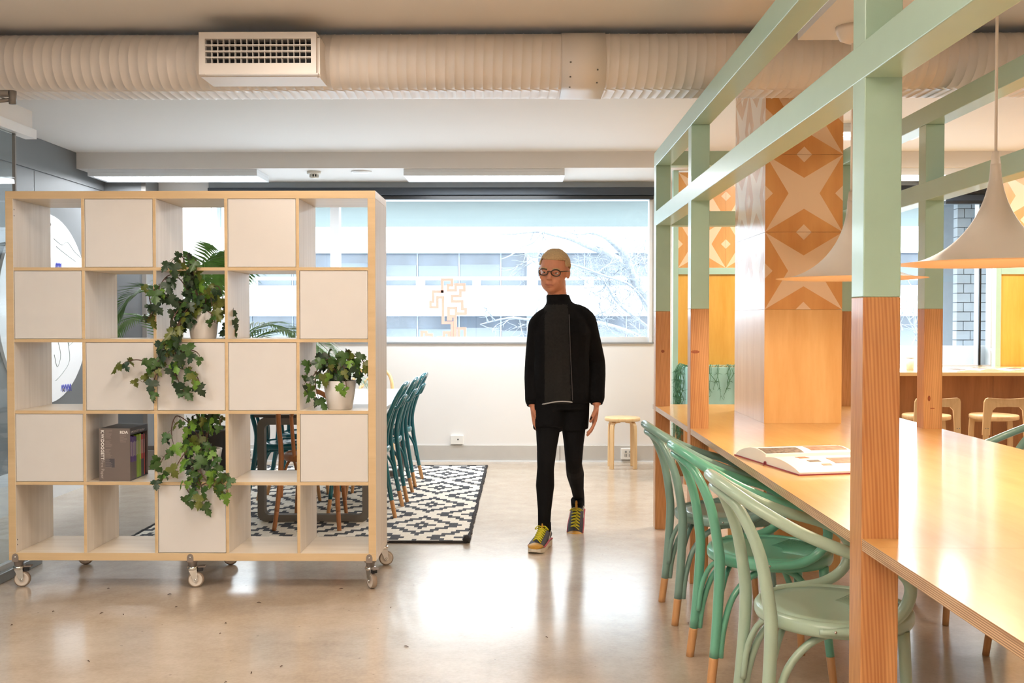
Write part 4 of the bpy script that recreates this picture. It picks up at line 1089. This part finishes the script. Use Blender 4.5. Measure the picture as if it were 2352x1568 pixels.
part('dark_block', B(SX0+.030, SX0+.076, SY-.0003, SY, z0+.068, z0+.112), 'box_dark', bxr)
yy = SY+.006
SW = ['thick deep purple swatch book at the lettered end of the grey slip case', 'thin violet swatch book touching the thick deep purple one', 'thin violet swatch book between a violet and a purple one',
      'deep purple swatch book between two violet ones in the slip case', 'thin violet swatch book between two deep purple ones', 'deep purple swatch book touching the olive green one', 'olive green swatch book touching a purple one',
      'very thin lime green swatch book between two olive green ones', 'olive green swatch book between two lime green ones', 'thick lime green swatch book touching a red one', 'red swatch book touching the lime green one',
      'red swatch book between a red and a black one', 'thin black swatch book between two red ones', 'red swatch book at the far end of the grey slip case beside the black one']
for k, (mt, th) in enumerate((('book_purple',.026),('book_violet',.010),('book_violet',.010),('book_purple',.012),('book_violet',.010),('book_purple',.014),('book_green',.018),('book_lime',.006),('book_green',.016),('book_lime',.020),('book_red',.016),('book_red',.014),('book_black',.008),('book_red',.012))):
    h = SH-.042-(.006 if k % 3 else 0); X1 = SX1-.002
    nice = {'book_purple':'deep purple','book_violet':'violet','book_green':'olive green','book_lime':'lime green','book_red':'red','book_black':'black'}[mt]
    bk = thing('swatch_book', SW[k], 'book', (SX0+.08, yy+th/2, z0+.004), group='swatch books in the slip case')
    part('cover', B(SX0+.01, X1, yy+.0005, yy+th-.0005, z0+.0045, z0+h), mt, bk)
    lowc = B(X1-.0005, X1+.0004, yy+.001, yy+th-.001, z0+.005, z0+h*.42)
    if mt in ('book_violet','book_purple'): part('spine_band', lowc, 'box_grey', bk)
    elif th > .012: part('spine_band', lowc, 'box_dark' if mt == 'book_red' else 'book_green', bk)
    if th >= .01: part('spine_title', B(X1-.0005, X1+.0006, yy+th*.35, yy+th*.65, z0+h*.55, z0+h*.88), 'print_pale', bk)
    yy += th

# ------------------------------------------------------------------ ivy plants
def leaf_mesh(name, mat, seed):
    rn = random.Random(seed)
    # grape-ivy leaf, stalk at origin, tip towards -z, width in x, faces -y
    half = [(0,.02),(.10,.10),(.24,.15),(.34,.05),(.48,.06),(.42,-.08),(.56,-.22),(.40,-.25),(.34,-.36),(.17,-.36),(.20,-.46),(.33,-.58),(.22,-.64),(.24,-.76),(.12,-.80),(0,-1.04)]
    pts = [(x, z) for x, z in half] + [(-x*rn.uniform(.9,1.05), z) for x, z in reversed(half[1:-1])]
    def yv(x, z): return .30*abs(x)**1.3*1.2 + .16*z*z - .04 + .03*math.sin(9*z+seed)
    mb = MB(); spine = [(0, yv(0,z)+.03, z) for z in (0,-.3,-.6,-1.0)]
    n = len(pts); mb.v = [(x, yv(x,z), z) for x, z in pts] + [(0, yv(0,-.35)+.03, -.35)]
    for k in range(n): mb.f.append((k, (k+1) % n, n)); mb.sm.add(k)
    return mesh_of(mb, name, mat)
LEAF = {m_: [leaf_mesh('leaf', m_, s_) for s_ in (1,2)] for m_ in ('leaf_dark','leaf_mid','leaf_light','leaf_olive')}
def ivy(label, base, pr, ph, br, stems, tone, seed, dens=.045, size=.052, potlabel=None):
    rn = random.Random(seed); x, y, z = base
    t = thing('potted_ivy', label, 'potted plant', base)
    part('pot', MB().lathe(base, [(0,0),(br-.004,0),(br,.004),(pr,ph),(pr-.004,ph+.001),(pr-.006,ph-.004),(pr-.010,ph-.02),(0,ph-.02)], 40), 'pot_white', t)
    part('soil', MB().lathe((x,y,z+ph-.022), [(0,.010),(pr*.5,.012),(pr-.009,.006),(pr-.009,0)], 24), 'soil', t)
    st = MB()
    for path in stems:
        P_ = [Vector((x,y,z+ph-.02))] + [Vector((x+a, y+b_, z+c)) for a, b_, c in path]
        Q, RR = spline(P_, [.0028]*(len(P_)-1)+[.0012], 6)
        st.tube(Q, RR, 5, 1, cap=False)
        acc = 0; first = True
        for i in range(2, len(Q)):
            acc += (Q[i]-Q[i-1]).length
            if acc > dens*rn.uniform(.5, 1.1) or i == len(Q)-1:
                acc = 0
                d = Vector((rn.uniform(-1,1), rn.uniform(-1,.25), rn.uniform(-.5,.8))).normalized()*rn.uniform(.015,.045)
                p = Q[i]+d
                st.tube([Q[i], Q[i]+d*.5+Vector((0,0,.006)), p], [.0013,.0011,.0009], 4, 2, cap=False)
                m_ = rn.choices(('leaf_dark','leaf_mid','leaf_light','leaf_olive'), tone)[0]
                o = bpy.data.objects.new('leaf', rn.choice(LEAF[m_])); COL.objects.link(o); o.parent = t; ORG[o] = ORG[t]
                s_ = size*rn.uniform(.6, 1.25)
                if p.z < z+ph and (p-Vector((x,y,p.z))).length < pr+.02: p += Vector(((p.x-x)*.3, -.03, 0))
                o.location = p - Vector(base); o.scale = (s_*rn.uniform(.85,1.1), s_, s_)
                o.rotation_euler = (R(rn.uniform(-45,25)), R(rn.uniform(-38,38)), R(rn.uniform(-55,55)))
    part('stems', st, 'bark_stem', t)
    return t
# coordinates relative to the pot base: x right, y depth, z up
x0, x1, z0, z1 = cell(2, 1)
f_ = -.105  # in front of the shelf face (pot sits .1 behind it)
ivy('trailing ivy in a white pot spilling over the shelf cubes, longest vine of all', (-1.600, BY+.105, z0), .080, .136, .062, [
    [(-.05,-.02,.20),(-.09,-.06,.29),(-.13,-.10,.315),(-.165,-.13,.27),(-.185,-.14,.20),(-.17,-.15,.15)],
    [(-.07,-.04,.17),(-.14,-.12,.20),(-.19,-.14,.24),(-.215,-.15,.21),(-.20,-.15,.14),(-.215,-.15,.10)],
    [(-.03,-.03,.24),(-.055,-.08,.33),(-.06,-.12,.40),(-.09,-.13,.40),(-.115,-.14,.37)],
    [(-.03,-.02,.26),(-.02,-.09,.36),(.0,-.12,.385),(.03,-.13,.35)],
    [(.02,-.02,.20),(.05,-.03,.25),(.09,-.04,.26),(.11,-.04,.20)], [(.0,-.05,.20),(.03,-.07,.24),(.06,-.08,.22),(.07,-.09,.16)],
    [(.06,.02,.17),(.10,.0,.19),(.125,-.02,.13),(.13,-.02,.05)], [(.05,.04,.19),(.11,.05,.16),(.12,.04,.05)],
    [(-.06,-.06,.18),(-.10,-.12,.12),(-.12,-.135,.05),(-.10,-.14,-.03),(-.09,-.14,-.09),(-.10,-.14,-.15),(-.08,-.14,-.20),(-.05,-.14,-.26)],
    [(-.04,-.07,.16),(-.07,-.13,.09),(-.085,-.14,.0),(-.06,-.145,-.06),(-.03,-.15,-.05),(.01,-.15,-.06),(.03,-.15,-.08)],
    [(-.05,-.06,.15),(-.09,-.13,.06),(-.12,-.14,-.04),(-.15,-.14,-.10),(-.19,-.145,-.14),(-.23,-.145,-.17),(-.25,-.145,-.21)],
    [(-.05,-.06,.15),(-.09,-.13,.06),(-.13,-.14,-.07),(-.20,-.145,-.11),(-.28,-.145,-.10),(-.33,-.145,-.11),(-.36,-.145,-.13)],
    [(-.05,-.06,.15),(-.08,-.13,.04),(-.10,-.14,-.08),(-.07,-.145,-.14),(-.02,-.15,-.15),(.02,-.15,-.19),(.03,-.15,-.24)],
    [(-.05,-.06,.15),(-.10,-.13,.04),(-.14,-.14,-.08),(-.18,-.145,-.16),(-.20,-.145,-.22),(-.19,-.145,-.27)],
    [(.03,-.06,.15),(.05,-.10,.14),(.075,-.10,.12),(.09,-.10,.08)],
    ], (6,3,.8,2.2), 21, .037, .061)
x0, x1, z0, z1 = cell(4, 2)
ivy('bushy ivy in a tapered white pot above the white table end', (-.915, BY+.105, z0), .084, .143, .062, [
    [(-.03,-.02,.20),(-.06,-.05,.24),(-.11,-.06,.245),(-.15,-.06,.21),(-.155,-.06,.15)], [(-.02,-.03,.21),(-.05,-.06,.25),(-.08,-.08,.22),(-.12,-.09,.16),(-.13,-.09,.11)],
    [(.0,-.02,.22),(.0,-.03,.27),(.02,-.04,.28),(.04,-.05,.25)], [(.02,-.02,.2),(.05,-.03,.25),(.09,-.05,.265),(.105,-.05,.23)],
    [(.03,-.02,.21),(.07,-.04,.26),(.11,-.05,.26),(.135,-.05,.22),(.14,-.05,.18)], [(-.01,-.05,.19),(-.03,-.09,.21),(-.05,-.10,.17)], [(.01,-.05,.19),(.03,-.08,.22),(.05,-.09,.18)],
    [(.03,-.05,.17),(.045,-.09,.15),(.05,-.095,.10)], [(-.04,.02,.2),(-.09,.0,.2),(-.12,-.02,.14),(-.10,-.03,.05)], [(0,.03,.21),(.02,.03,.25),(.05,.02,.24)], [(-.03,0,.22),(-.06,0,.27),(-.09,-.02,.25)]], (3,5,1.5,1), 5, .038, .058)
x0, x1, z0, z1 = cell(2, 3)
ivy('light green ivy in a white pot beside the grey slip case', (-1.600, BY+.115, z0), .085, .150, .060, [
    [(-.03,-.02,.22),(-.07,-.05,.29),(-.12,-.07,.32),(-.14,-.08,.25),(-.13,-.08,.18)], [(-.01,.0,.24),(-.03,-.02,.32),(-.05,-.04,.31)], [(.01,.0,.24),(.03,-.02,.31),(.06,-.04,.30)],
    [(.02,-.02,.22),(.05,-.03,.30),(.09,-.05,.31),(.10,-.06,.26)], [(-.04,-.04,.18),(-.09,-.10,.17),(-.15,-.12,.14),(-.175,-.13,.10)],
    [(-.04,-.06,.17),(-.07,-.12,.13),(-.10,-.135,.08),(-.14,-.14,.05),(-.17,-.14,.01)], [(.0,-.08,.16),(.0,-.135,.10),(-.01,-.145,.03),(.02,-.15,-.01),(.05,-.15,.0),(.11,-.15,.02),(.145,-.15,.05),(.165,-.15,.03)],
    [(.0,-.08,.16),(-.01,-.14,.08),(-.03,-.15,.01),(-.04,-.15,-.03),(-.02,-.15,-.06)], [(.01,-.08,.16),(.01,-.14,.06),(.03,-.15,-.02),(.04,-.15,-.08),(.02,-.15,-.11)], [(.03,-.06,.17),(.07,-.11,.14),(.09,-.12,.08),(.08,-.13,.03)],
    [(.01,-.09,.16),(.03,-.15,.05),(.10,-.155,-.02),(.15,-.155,-.02),(.16,-.155,-.05)]], (2.5,4,3,.6), 9, .042, .060)

# palm behind the shelf
def palm():
    t = thing('potted_palm', 'feathery green palm in a black pot behind the shelf unit', 'potted plant', (-1.95, 6.05, 0)); x, y = -1.95, 6.05; t.location.z = .0095
    part('pot', MB().lathe((x,y,0), [(0,0),(.13,0),(.16,.64),(.17,.66),(.155,.66),(.148,.6),(0,.6)], 32), 'black_plastic', t)
    part('soil', MB().cyl((x,y,.6), .148, .012, 24), 'soil', t)
    rn = random.Random(4)
    for k, (az, L, lean, zt) in enumerate(((R(-70),.55,.28,1.62),(R(75),.60,.25,1.70),(R(160),.7,.52,1.30),(R(-20),.75,.62,1.22),(R(-140),.55,.35,1.45),(R(0),.85,.70,1.02),(R(120),.6,.3,1.6),(R(45),.7,.5,1.25))):
        c, s_ = math.cos(az), math.sin(az)
        P_ = [Vector((x,y,.6)), Vector((x+c*lean*.25, y+s_*lean*.25, .6+(zt-.6)*.55)), Vector((x+c*lean*.65, y+s_*lean*.65, zt)), Vector((x+c*lean*1.15, y+s_*lean*1.15, zt+.02)), Vector((x+c*lean*1.5, y+s_*lean*1.5, zt-.12))]
        Q, RR = spline(P_, [.008,.007,.005,.003,.001], 8)
        f = part('frond', MB().tube(Q, RR, 5, 1, cap=False), 'palm_leaf', t)
        lf = MB(); n = len(Q)
        for i in range(int(n*.35), n-1):
            tq = (Q[min(n-1,i+1)]-Q[i-1]).normalized(); side = tq.cross(Vector((0,0,1)));
            side = side.normalized() if side.length > .01 else Vector((1,0,0))
            u = (i-n*.35)/(n*.65); ll = .24*math.sin(math.pi*min(1,.22+u*.78))+.05
            for sgn in (-1,1):
                for h in (0,.5):
                    p = Q[i].lerp(Q[i+1], h); d = (side*sgn + tq*.75 + Vector((0,0,.12))).normalized(); e = p+d*ll-Vector((0,0,ll*.22)); m_ = p.lerp(e,.45)+Vector((0,0,.02))
                    wv = tq.cross(d).cross(d).normalized()*.008
                    b0 = len(lf.v); lf.v += [tuple(p), tuple(m_+wv), tuple(e), tuple(m_-wv)]; lf.f.append((b0,b0+1,b0+2,b0+3))
        part('leaflets', lf, 'palm_leaf', f)
palm()
t = thing('storage_box', 'low grey open box on the floor by the grey corner pier', 'box', (-3.28, 8.75, 0))
for a in ((-3.40,-3.10,8.55,8.57,0,.20),(-3.40,-3.38,8.57,8.9,0,.20),(-3.12,-3.10,8.57,8.9,0,.20),(-3.40,-3.10,8.9,8.92,0,.20),(-3.38,-3.12,8.57,8.9,0,.02)): part('panel', B(*a), 'steel_grey', t)

# ------------------------------------------------------------------ walking person
def person():
    root = thing('person', 'person in black jacket, tights and yellow laced running shoes walking across floor', 'person', (.2, 5.95, 0))
    def ell(c, rx, ry, n=20, tilt=0, tx=0):
        c = Vector(c); return [(c.x+rx*math.cos(2*math.pi*k/n), c.y+ry*math.sin(2*math.pi*k/n), c.z + tx*rx*math.cos(2*math.pi*k/n)) for k in range(n)]
    def sph(mb, c, rx, ry, rz, n=16):
        prof = [(math.sin(math.pi*i/n), -math.cos(math.pi*i/n)) for i in range(n+1)]; st = len(mb.v)
        mb.lathe((0,0,0), [(max(0, p[0]) if 0 < i < n else 0, p[1]) for i, p in enumerate(prof)], 24)
        for i in range(st, len(mb.v)): x, y, z = mb.v[i]; mb.v[i] = (c[0]+x*rx, c[1]+y*ry, c[2]+z*rz)
    def remesh(mb, vox, name, mats, smooth_it=4):
        me = mesh_of(mb, name, mats[0]); o = bpy.data.objects.new('tmp', me); COL.objects.link(o)
        r = o.modifiers.new('r', 'REMESH'); r.mode = 'VOXEL'; r.voxel_size = vox
        sm = o.modifiers.new('s', 'SMOOTH'); sm.factor = .5; sm.iterations = smooth_it
        dg = bpy.context.evaluated_depsgraph_get(); out = bpy.data.meshes.new_from_object(o.evaluated_get(dg)); bpy.data.objects.remove(o)
        out.materials.clear()
        for m_ in mats: out.materials.append(MATS[m_])
        ox, oy, oz = ORG[root]
        for v in out.vertices: v.co.x -= ox; v.co.y -= oy; v.co.z -= oz
        for p in out.polygons: p.use_smooth = True
        out.name = name; return out
    Y = 5.93
    # joints
    hipR, kneeR, ankR = (.163,Y,.86), (.136,5.80,.465), (.128,5.845,.10)
    hipL, kneeL, ankL = (.305,Y+.01,.86), (.310,5.985,.465), (.362,6.36,.185)
    shR, elR, wrR = (.102,Y+.005,1.340), (.070,5.99,1.05), (.062,5.90,.815)
    shL, elL, wrL = (.366,Y+.005,1.368), (.444,6.01,1.07), (.442,5.92,.825)
    bd = MB()
    bd.loft([ell((.234,Y,.84),.145,.105), ell((.234,Y,.90),.158,.112), ell((.234,Y,1.0),.140,.10), ell((.234,Y,1.12),.142,.10), ell((.234,Y,1.25),.160,.112), ell((.234,Y+.01,1.35),.155,.10,tx=.05), ell((.226,Y+.02,1.41),.10,.075,tx=.06), ell((.215,Y+.02,1.45),.055,.058)])
    bd.tube([(.218,Y+.02,1.42),(.205,Y+.005,1.49),(.196,Y-.01,1.56)], [.062,.058,.060], 16, 4)
    for h, k, a, sgn in ((hipR,kneeR,ankR,-1),(hipL,kneeL,ankL,1)):
        H_, K_, A_ = Vector(h), Vector(k), Vector(a); cal = K_.lerp(A_,.3)+Vector((0,.022,0))
        bd.tube([H_+Vector((0,0,.03)), H_.lerp(K_,.3), H_.lerp(K_,.7), K_, cal, K_.lerp(A_,.7), A_, A_+Vector((0,-.01,-.05))], [.088,.080,.060,.050,.055,.040,.036,.036], 16, 4)
    for s_, e, w_ in ((shR,elR,wrR),(shL,elL,wrL)):
        s_, e, w_ = Vector(s_), Vector(e), Vector(w_)
        bd.tube([s_.lerp(Vector((.234,Y,1.38)),.5), s_+Vector((0,0,-.015)), s_.lerp(e,.5), e, e.lerp(w_,.4), w_], [.04,.046,.042,.037,.036,.026], 14, 4)
    # head, face turned slightly to the viewer's left
    hc = Vector((.186, Y-.025, 1.612)); hd = MB()
    sph(hd, (0,.012,.022), .074, .093, .090); sph(hd, (0,-.014,-.045), .063, .074, .070); sph(hd, (0,-.052,-.088), .028, .028, .022)
    sph(hd, (0,-.072,.012), .050, .018, .016)  # brow
    hd.loft([[(-.009,-.078,.012),(.009,-.078,.012),(.006,-.066,.016),(-.006,-.066,.016)], [(-.012,-.098,-.022),(.012,-.098,-.022),(.014,-.07,-.018),(-.014,-.07,-.018)], [(-.014,-.104,-.034),(.014,-.104,-.034),(.016,-.072,-.038),(-.016,-.072,-.038)]], smooth=False)
    sph(hd, (0,-.080,-.058), .022, .012, .007); sph(hd, (0,-.078,-.070), .020, .012, .007)
    for sx in (-1,1):
        sph(hd, (sx*.075,.012,-.004), .010, .020, .030); sph(hd, (sx*.036,-.060,-.028), .024, .018, .020)
    MH = Matrix.Translation(hc) @ Matrix.Rotation(R(-16), 4, 'Z') @ Matrix.Rotation(R(5), 4, 'Y') @ Matrix.Rotation(R(6), 4, 'X') @ Matrix.Diagonal((1.14, 1.08, 1.10, 1))
    hd.xf(MH); n0 = len(bd.v); bd.v += hd.v; bd.f += [tuple(i+n0 for i in f) for f in hd.f]
    # hands
    def hand(w_, sgn, tilt):
        h = MB(); h.loft([[(-.012,-.022,0),(.012,-.022,0),(.014,.022,0),(-.014,.022,0)], [(-.014,-.038,-.05),(.013,-.038,-.05),(.013,.036,-.05),(-.014,.036,-.05)], [(-.013,-.040,-.092),(.010,-.040,-.092),(.010,.036,-.092),(-.013,.036,-.092)]], smooth=True)
        for i, (yy, L) in enumerate(((-.034,.070),(-.012,.080),(.010,.074),(.031,.058))):
            h.tube([(0,yy*.9,-.080),(-.001,yy,-.098),(sgn*-.012,yy*1.02,-.098-L*.5),(sgn*-.032,yy*.98,-.098-L*.92)], [.0095,.009,.0085,.0065], 10, 3)
        h.tube([(0,-.030,-.022),(sgn*-.010,-.052,-.050),(sgn*-.020,-.058,-.080),(sgn*-.026,-.050,-.104)], [.012,.0115,.010,.0075], 10, 3)
        h.xf(Matrix.Translation(Vector(w_)+Vector((0,0,-.004))) @ Matrix.Rotation(tilt, 4, 'X') @ Matrix.Rotation(R(8)*sgn, 4, 'Y') @ Matrix.Scale(1.12, 4)); k0 = len(bd.v); bd.v.extend(h.v); bd.f.extend([tuple(i+k0 for i in f) for f in h.f])
    hand(wrL, 1, R(-14)); hand(wrR, -1, R(-10))
    me = remesh(bd, .0048, 'body', ['skin', 'tights_black'], 3)
    def near_hand(c):
        for w_, sd in ((wrL, 1), (wrR, -1)):
            w0 = Vector(w_); d = c - w0; tt = max(-.02, min(.24, -d.z))
            if (d.x**2 + (d.y + tt*.22)**2)**.5 < .085 and -.26 < d.z < .03 and ((sd > 0 and c.x > .373) or (sd < 0 and c.x < .078 + max(0, (-d.z-.1))*.05)): return True
        return False
    for p in me.polygons:
        c = p.center + Vector(ORG[root])
        if c.z < 1.43 and not near_hand(c): p.material_index = 1
    body = bpy.data.objects.new('body', me); COL.objects.link(body); body.parent = root; ORG[body] = ORG[root]
    # jacket
    jk = MB()
    jk.loft([ell((.234,Y,.835),.168,.130), ell((.234,Y,.90),.172,.134), ell((.234,Y,1.0),.166,.126), ell((.234,Y,1.12),.164,.122), ell((.234,Y,1.25),.176,.130), ell((.234,Y+.01,1.335),.158,.116,tx=.06), ell((.228,Y+.02,1.392),.115,.092,tx=.10), ell((.218,Y+.018,1.435),.075,.073,tx=.06), ell((.210,Y+.012,1.480),.069,.069)])
    for s_, e, w_ in ((shR,elR,wrR),(shL,elL,wrL)):
        s_, e, w_ = Vector(s_), Vector(e), Vector(w_)
        jk.tube([s_.lerp(Vector((.234,Y,1.40)),.6), s_.lerp(Vector((.234,Y,1.40)),.2)+Vector((0,0,-.006)), s_.lerp(e,.14), s_.lerp(e,.35), s_.lerp(e,.75), e, e.lerp(w_,.3), e.lerp(w_,.62), e.lerp(w_,.86), w_+Vector((0,0,.012))], [.042,.050,.062,.063,.060,.056,.057,.051,.048,.037], 16, 4)
    me = remesh(jk, .007, 'jacket', ['cloth_black', 'shirt_grey'], 5)
    for p in me.polygons:
        c = p.center; X, Z_ = c.x+.2, c.z
        if c.y < -.03 and .130 < X < .268+.03*(1.35-Z_) and Z_ < 1.42 and p.normal.y < -.25: p.material_index = 1
    jo = bpy.data.objects.new('jacket', me); COL.objects.link(jo); jo.parent = root; ORG[jo] = ORG[root]
    part('zip', MB().tube([(.272,Y-.128,1.36),(.276,Y-.132,1.24),(.282,Y-.126,1.1),(.288,Y-.128,.98),(.292,Y-.133,.86)], .0022, 6, 4), 'box_dark', jo)
    hem = [(.234+.166*math.cos(R(a)), Y+.132*math.sin(R(a))-.002, .842+.012*math.sin(R(a*3))) for a in range(190, 292, 10)]
    part('shirt_hem', MB().tube(hem, .004, 6, 3), 'hem_white', root, label='thin pale shirt hem')
    for e, w_ in ((elR,wrR),(elL,wrL)):
        e, w_ = Vector(e), Vector(w_); part('cuff', MB().tube([e.lerp(w_,.88), w_+Vector((0,0,.006))], [.0405,.036], 16, 1), 'cloth_black', jo)
    # shorts over tights
    so = MB(); so.loft([ell((.234,Y,.80),.158,.120), ell((.234,Y,.90),.165,.125)]); 
    for h, k in ((hipR,kneeR),(hipL,kneeL)):
        h, k = Vector(h), Vector(k); so.tube([h+Vector((0,0,.02)), h.lerp(k,.25), h.lerp(k,.46)], [.098,.094,.088], 18, 3)
    me = remesh(so, .008, 'shorts', ['cloth_black'], 4); s_ = bpy.data.objects.new('shorts', me); COL.objects.link(s_); s_.parent = root; ORG[s_] = ORG[root]
    # hair, eyes, glasses
    hr = MB(); sph(hr, (0,.020,.034), .080, .096, .090)
    hm = mesh_of(hr, 'hair', 'hair')
    bm = bmesh.new(); bm.from_mesh(hm)
    bmesh.ops.delete(bm, geom=[v for v in bm.verts if (v.co.z < .055 and v.co.y < -.035) or v.co.z < -.015 or (v.co.z < .02 and v.co.y < .0)], context='VERTS')
    rn = random.Random(8)
    for v in bm.verts: v.co += v.co.normalized()*rn.uniform(-.001,.004)
    bm.transform(Matrix.Translation(-Vector(ORG[root])) @ MH); bm.to_mesh(hm); bm.free()
    for p in hm.polygons: p.use_smooth = True
    h_ = part('hair', hm, None, root); sol = h_.modifiers.new('s','SOLIDIFY'); sol.thickness = .006
    def hp(name, mb, mat, par=root): return part(name, mb.xf(MH), mat, par)
    for sx in (-1,1):
        e = MB(); sph(e, (sx*.031,-.070,.002), .0115, .0105, .008); ey = hp('eye', e, 'eye_white'); i_ = MB(); sph(i_, (sx*.031,-.0795,.002), .005, .0025, .005); hp('iris', i_, 'eye_dark', ey)
        b_ = MB().tube([(sx*.014,-.087,.020),(sx*.032,-.088,.025),(sx*.050,-.078,.020)], .0035, 6, 3); hp('eyebrow', b_, 'hair')
    g = MB()
    for sx in (-1,1):
        ring = [(sx*.033+.024*math.cos(a*.52), -.096+.010*abs(.033+.024*math.cos(a*.52))/.05, .002+.017*math.sin(a*.52)) for a in range(12)]
        g.tube(ring, .0028, 6, 2, closed=True); g.tube([(sx*.056,-.086,.010),(sx*.078,-.04,.012),(sx*.080,.012,.008)], .0025, 6, 3)
    g.tube([(-.010,-.098,.006),(0,-.101,.009),(.010,-.098,.006)], .0025, 6, 3); hp('glasses', g, 'eye_dark')
    l = MB().tube([(-.022,-.084,-.064),(-.008,-.092,-.063),(.008,-.092,-.063),(.022,-.084,-.064)], [.0015,.003,.003,.0015], 6, 3); hp('mouth', l, 'lip')
    # shoes: local +x is toe
    def shoe(loc, yaw, pitch):
        M = Matrix.Translation(loc) @ Matrix.Rotation(yaw, 4, 'Z') @ Matrix.Rotation(pitch, 4, 'Y')
        def ring(x, w_, zb, zt, n=16, top=.6):
            out = []
            for k in range(n):
                a = 2*math.pi*k/n; c, s_ = math.cos(a), math.sin(a)
                out.append((x, w_*c*(1 if s_ < 0 else (1-(1-top)*s_)), zb+(zt-zb)*(.5+.5*s_)))
            return out
        up = MB().loft([ring(-.135,.022,.030,.075), ring(-.125,.036,.024,.105), ring(-.09,.040,.022,.118,top=.75), ring(-.045,.041,.022,.112,top=.75), ring(.0,.043,.022,.096,top=.6), ring(.05,.048,.022,.076), ring(.095,.048,.022,.058), ring(.13,.038,.024,.046), ring(.148,.018,.028,.038)])
        o = part('shoe', up.xf(M), 'shoe_dark', root, label='dark running shoe with pink and gold trim')
        def oval(x, w_, z0, z1): return [(x, -w_, z0),(x, w_, z0),(x, w_*1.02, z1),(x, -w_*1.02, z1)]
        part('sole', MB().loft([oval(-.142,.018,.012,.034), oval(-.13,.036,.002,.036), oval(-.09,.043,0,.034), oval(-.03,.040,.004,.032), oval(.04,.049,0,.030), oval(.10,.050,0,.028), oval(.14,.036,.006,.028), oval(.155,.014,.014,.028)], smooth=False).xf(M), 'shoe_sole', o)
        part('toe_cap', MB().loft([ring(.108,.0475,.021,.056), ring(.134,.040,.022,.049), ring(.153,.020,.026,.040)]).xf(M), 'shoe_gold', o)
        for sx in (-1,1):
            part('side_stripe', MB().tube([(-.10,sx*.042,.040),(-.04,sx*.0435,.046),(.04,sx*.048,.040),(.10,sx*.047,.034)], .006, 6, 3).xf(M), 'shoe_pink', o)
            part('side_stripe', MB().tube([(-.09,sx*.036,.085),(-.03,sx*.042,.055),(.02,sx*.046,.034)], .0025, 5, 3).xf(M), 'shoe_sole', o)
        lc = MB()
        for i in range(6):
            x = -.025+i*.020; zz = .108-i*.0075; w_ = .026
            lc.tube([(x,-w_,zz-.012),(x+.004,0,zz+.006),(x,w_,zz-.012)], .0042, 6, 3); lc.tube([(x,-w_,zz-.012),(x+.012,0,zz+.003),(x+.02,w_,zz-.019)], .0034, 6, 3)
        for sx in (-1,1): lc.tube([(-.03,0,.118),(-.015,sx*.022,.126),(-.02,sx*.040,.105),(-.028,sx*.015,.115)], .0032, 6, 3)
        part('laces', lc.xf(M), 'lace_yellow', o); part('tongue', MB().tube([(-.035,0,.10),(-.052,0,.135),(-.062,0,.15)], [.024,.022,.014], 8, 3, flat=.35).xf(M), 'shoe_gold', o)
        part('sock', MB().tube([tuple((M @ Vector((-.085,0,.09)))), tuple(M @ Vector((-.085,0,.135)) )], [.040,.039], 14, 1), 'tights_black', o)
    shoe((.108, 5.775, 0), R(-106), 0)
    shoe((.346, 6.295, .030), R(-100), R(33))
person()

lit = MB(); rn = random.Random(31)
for k in range(30):
    x = rn.uniform(-2.4, 1.2) if k % 2 else rn.uniform(-2.4, -.6); y = rn.uniform(3.3, 4.9); a = rn.uniform(0, 6.3); l = rn.uniform(.004, .012)
    lit.tube([(x-l*math.cos(a), y-l*math.sin(a), .0015), (x, y, .004), (x+l*math.cos(a), y+l*math.sin(a), .0015)], [.0008, .0022, .0008], 5, 2)
o = solo('leaf_litter', lit, 'bark_stem', 'scattered brown leaf crumbs on the concrete floor by the casters', 'leaf litter'); o['kind'] = 'stuff'
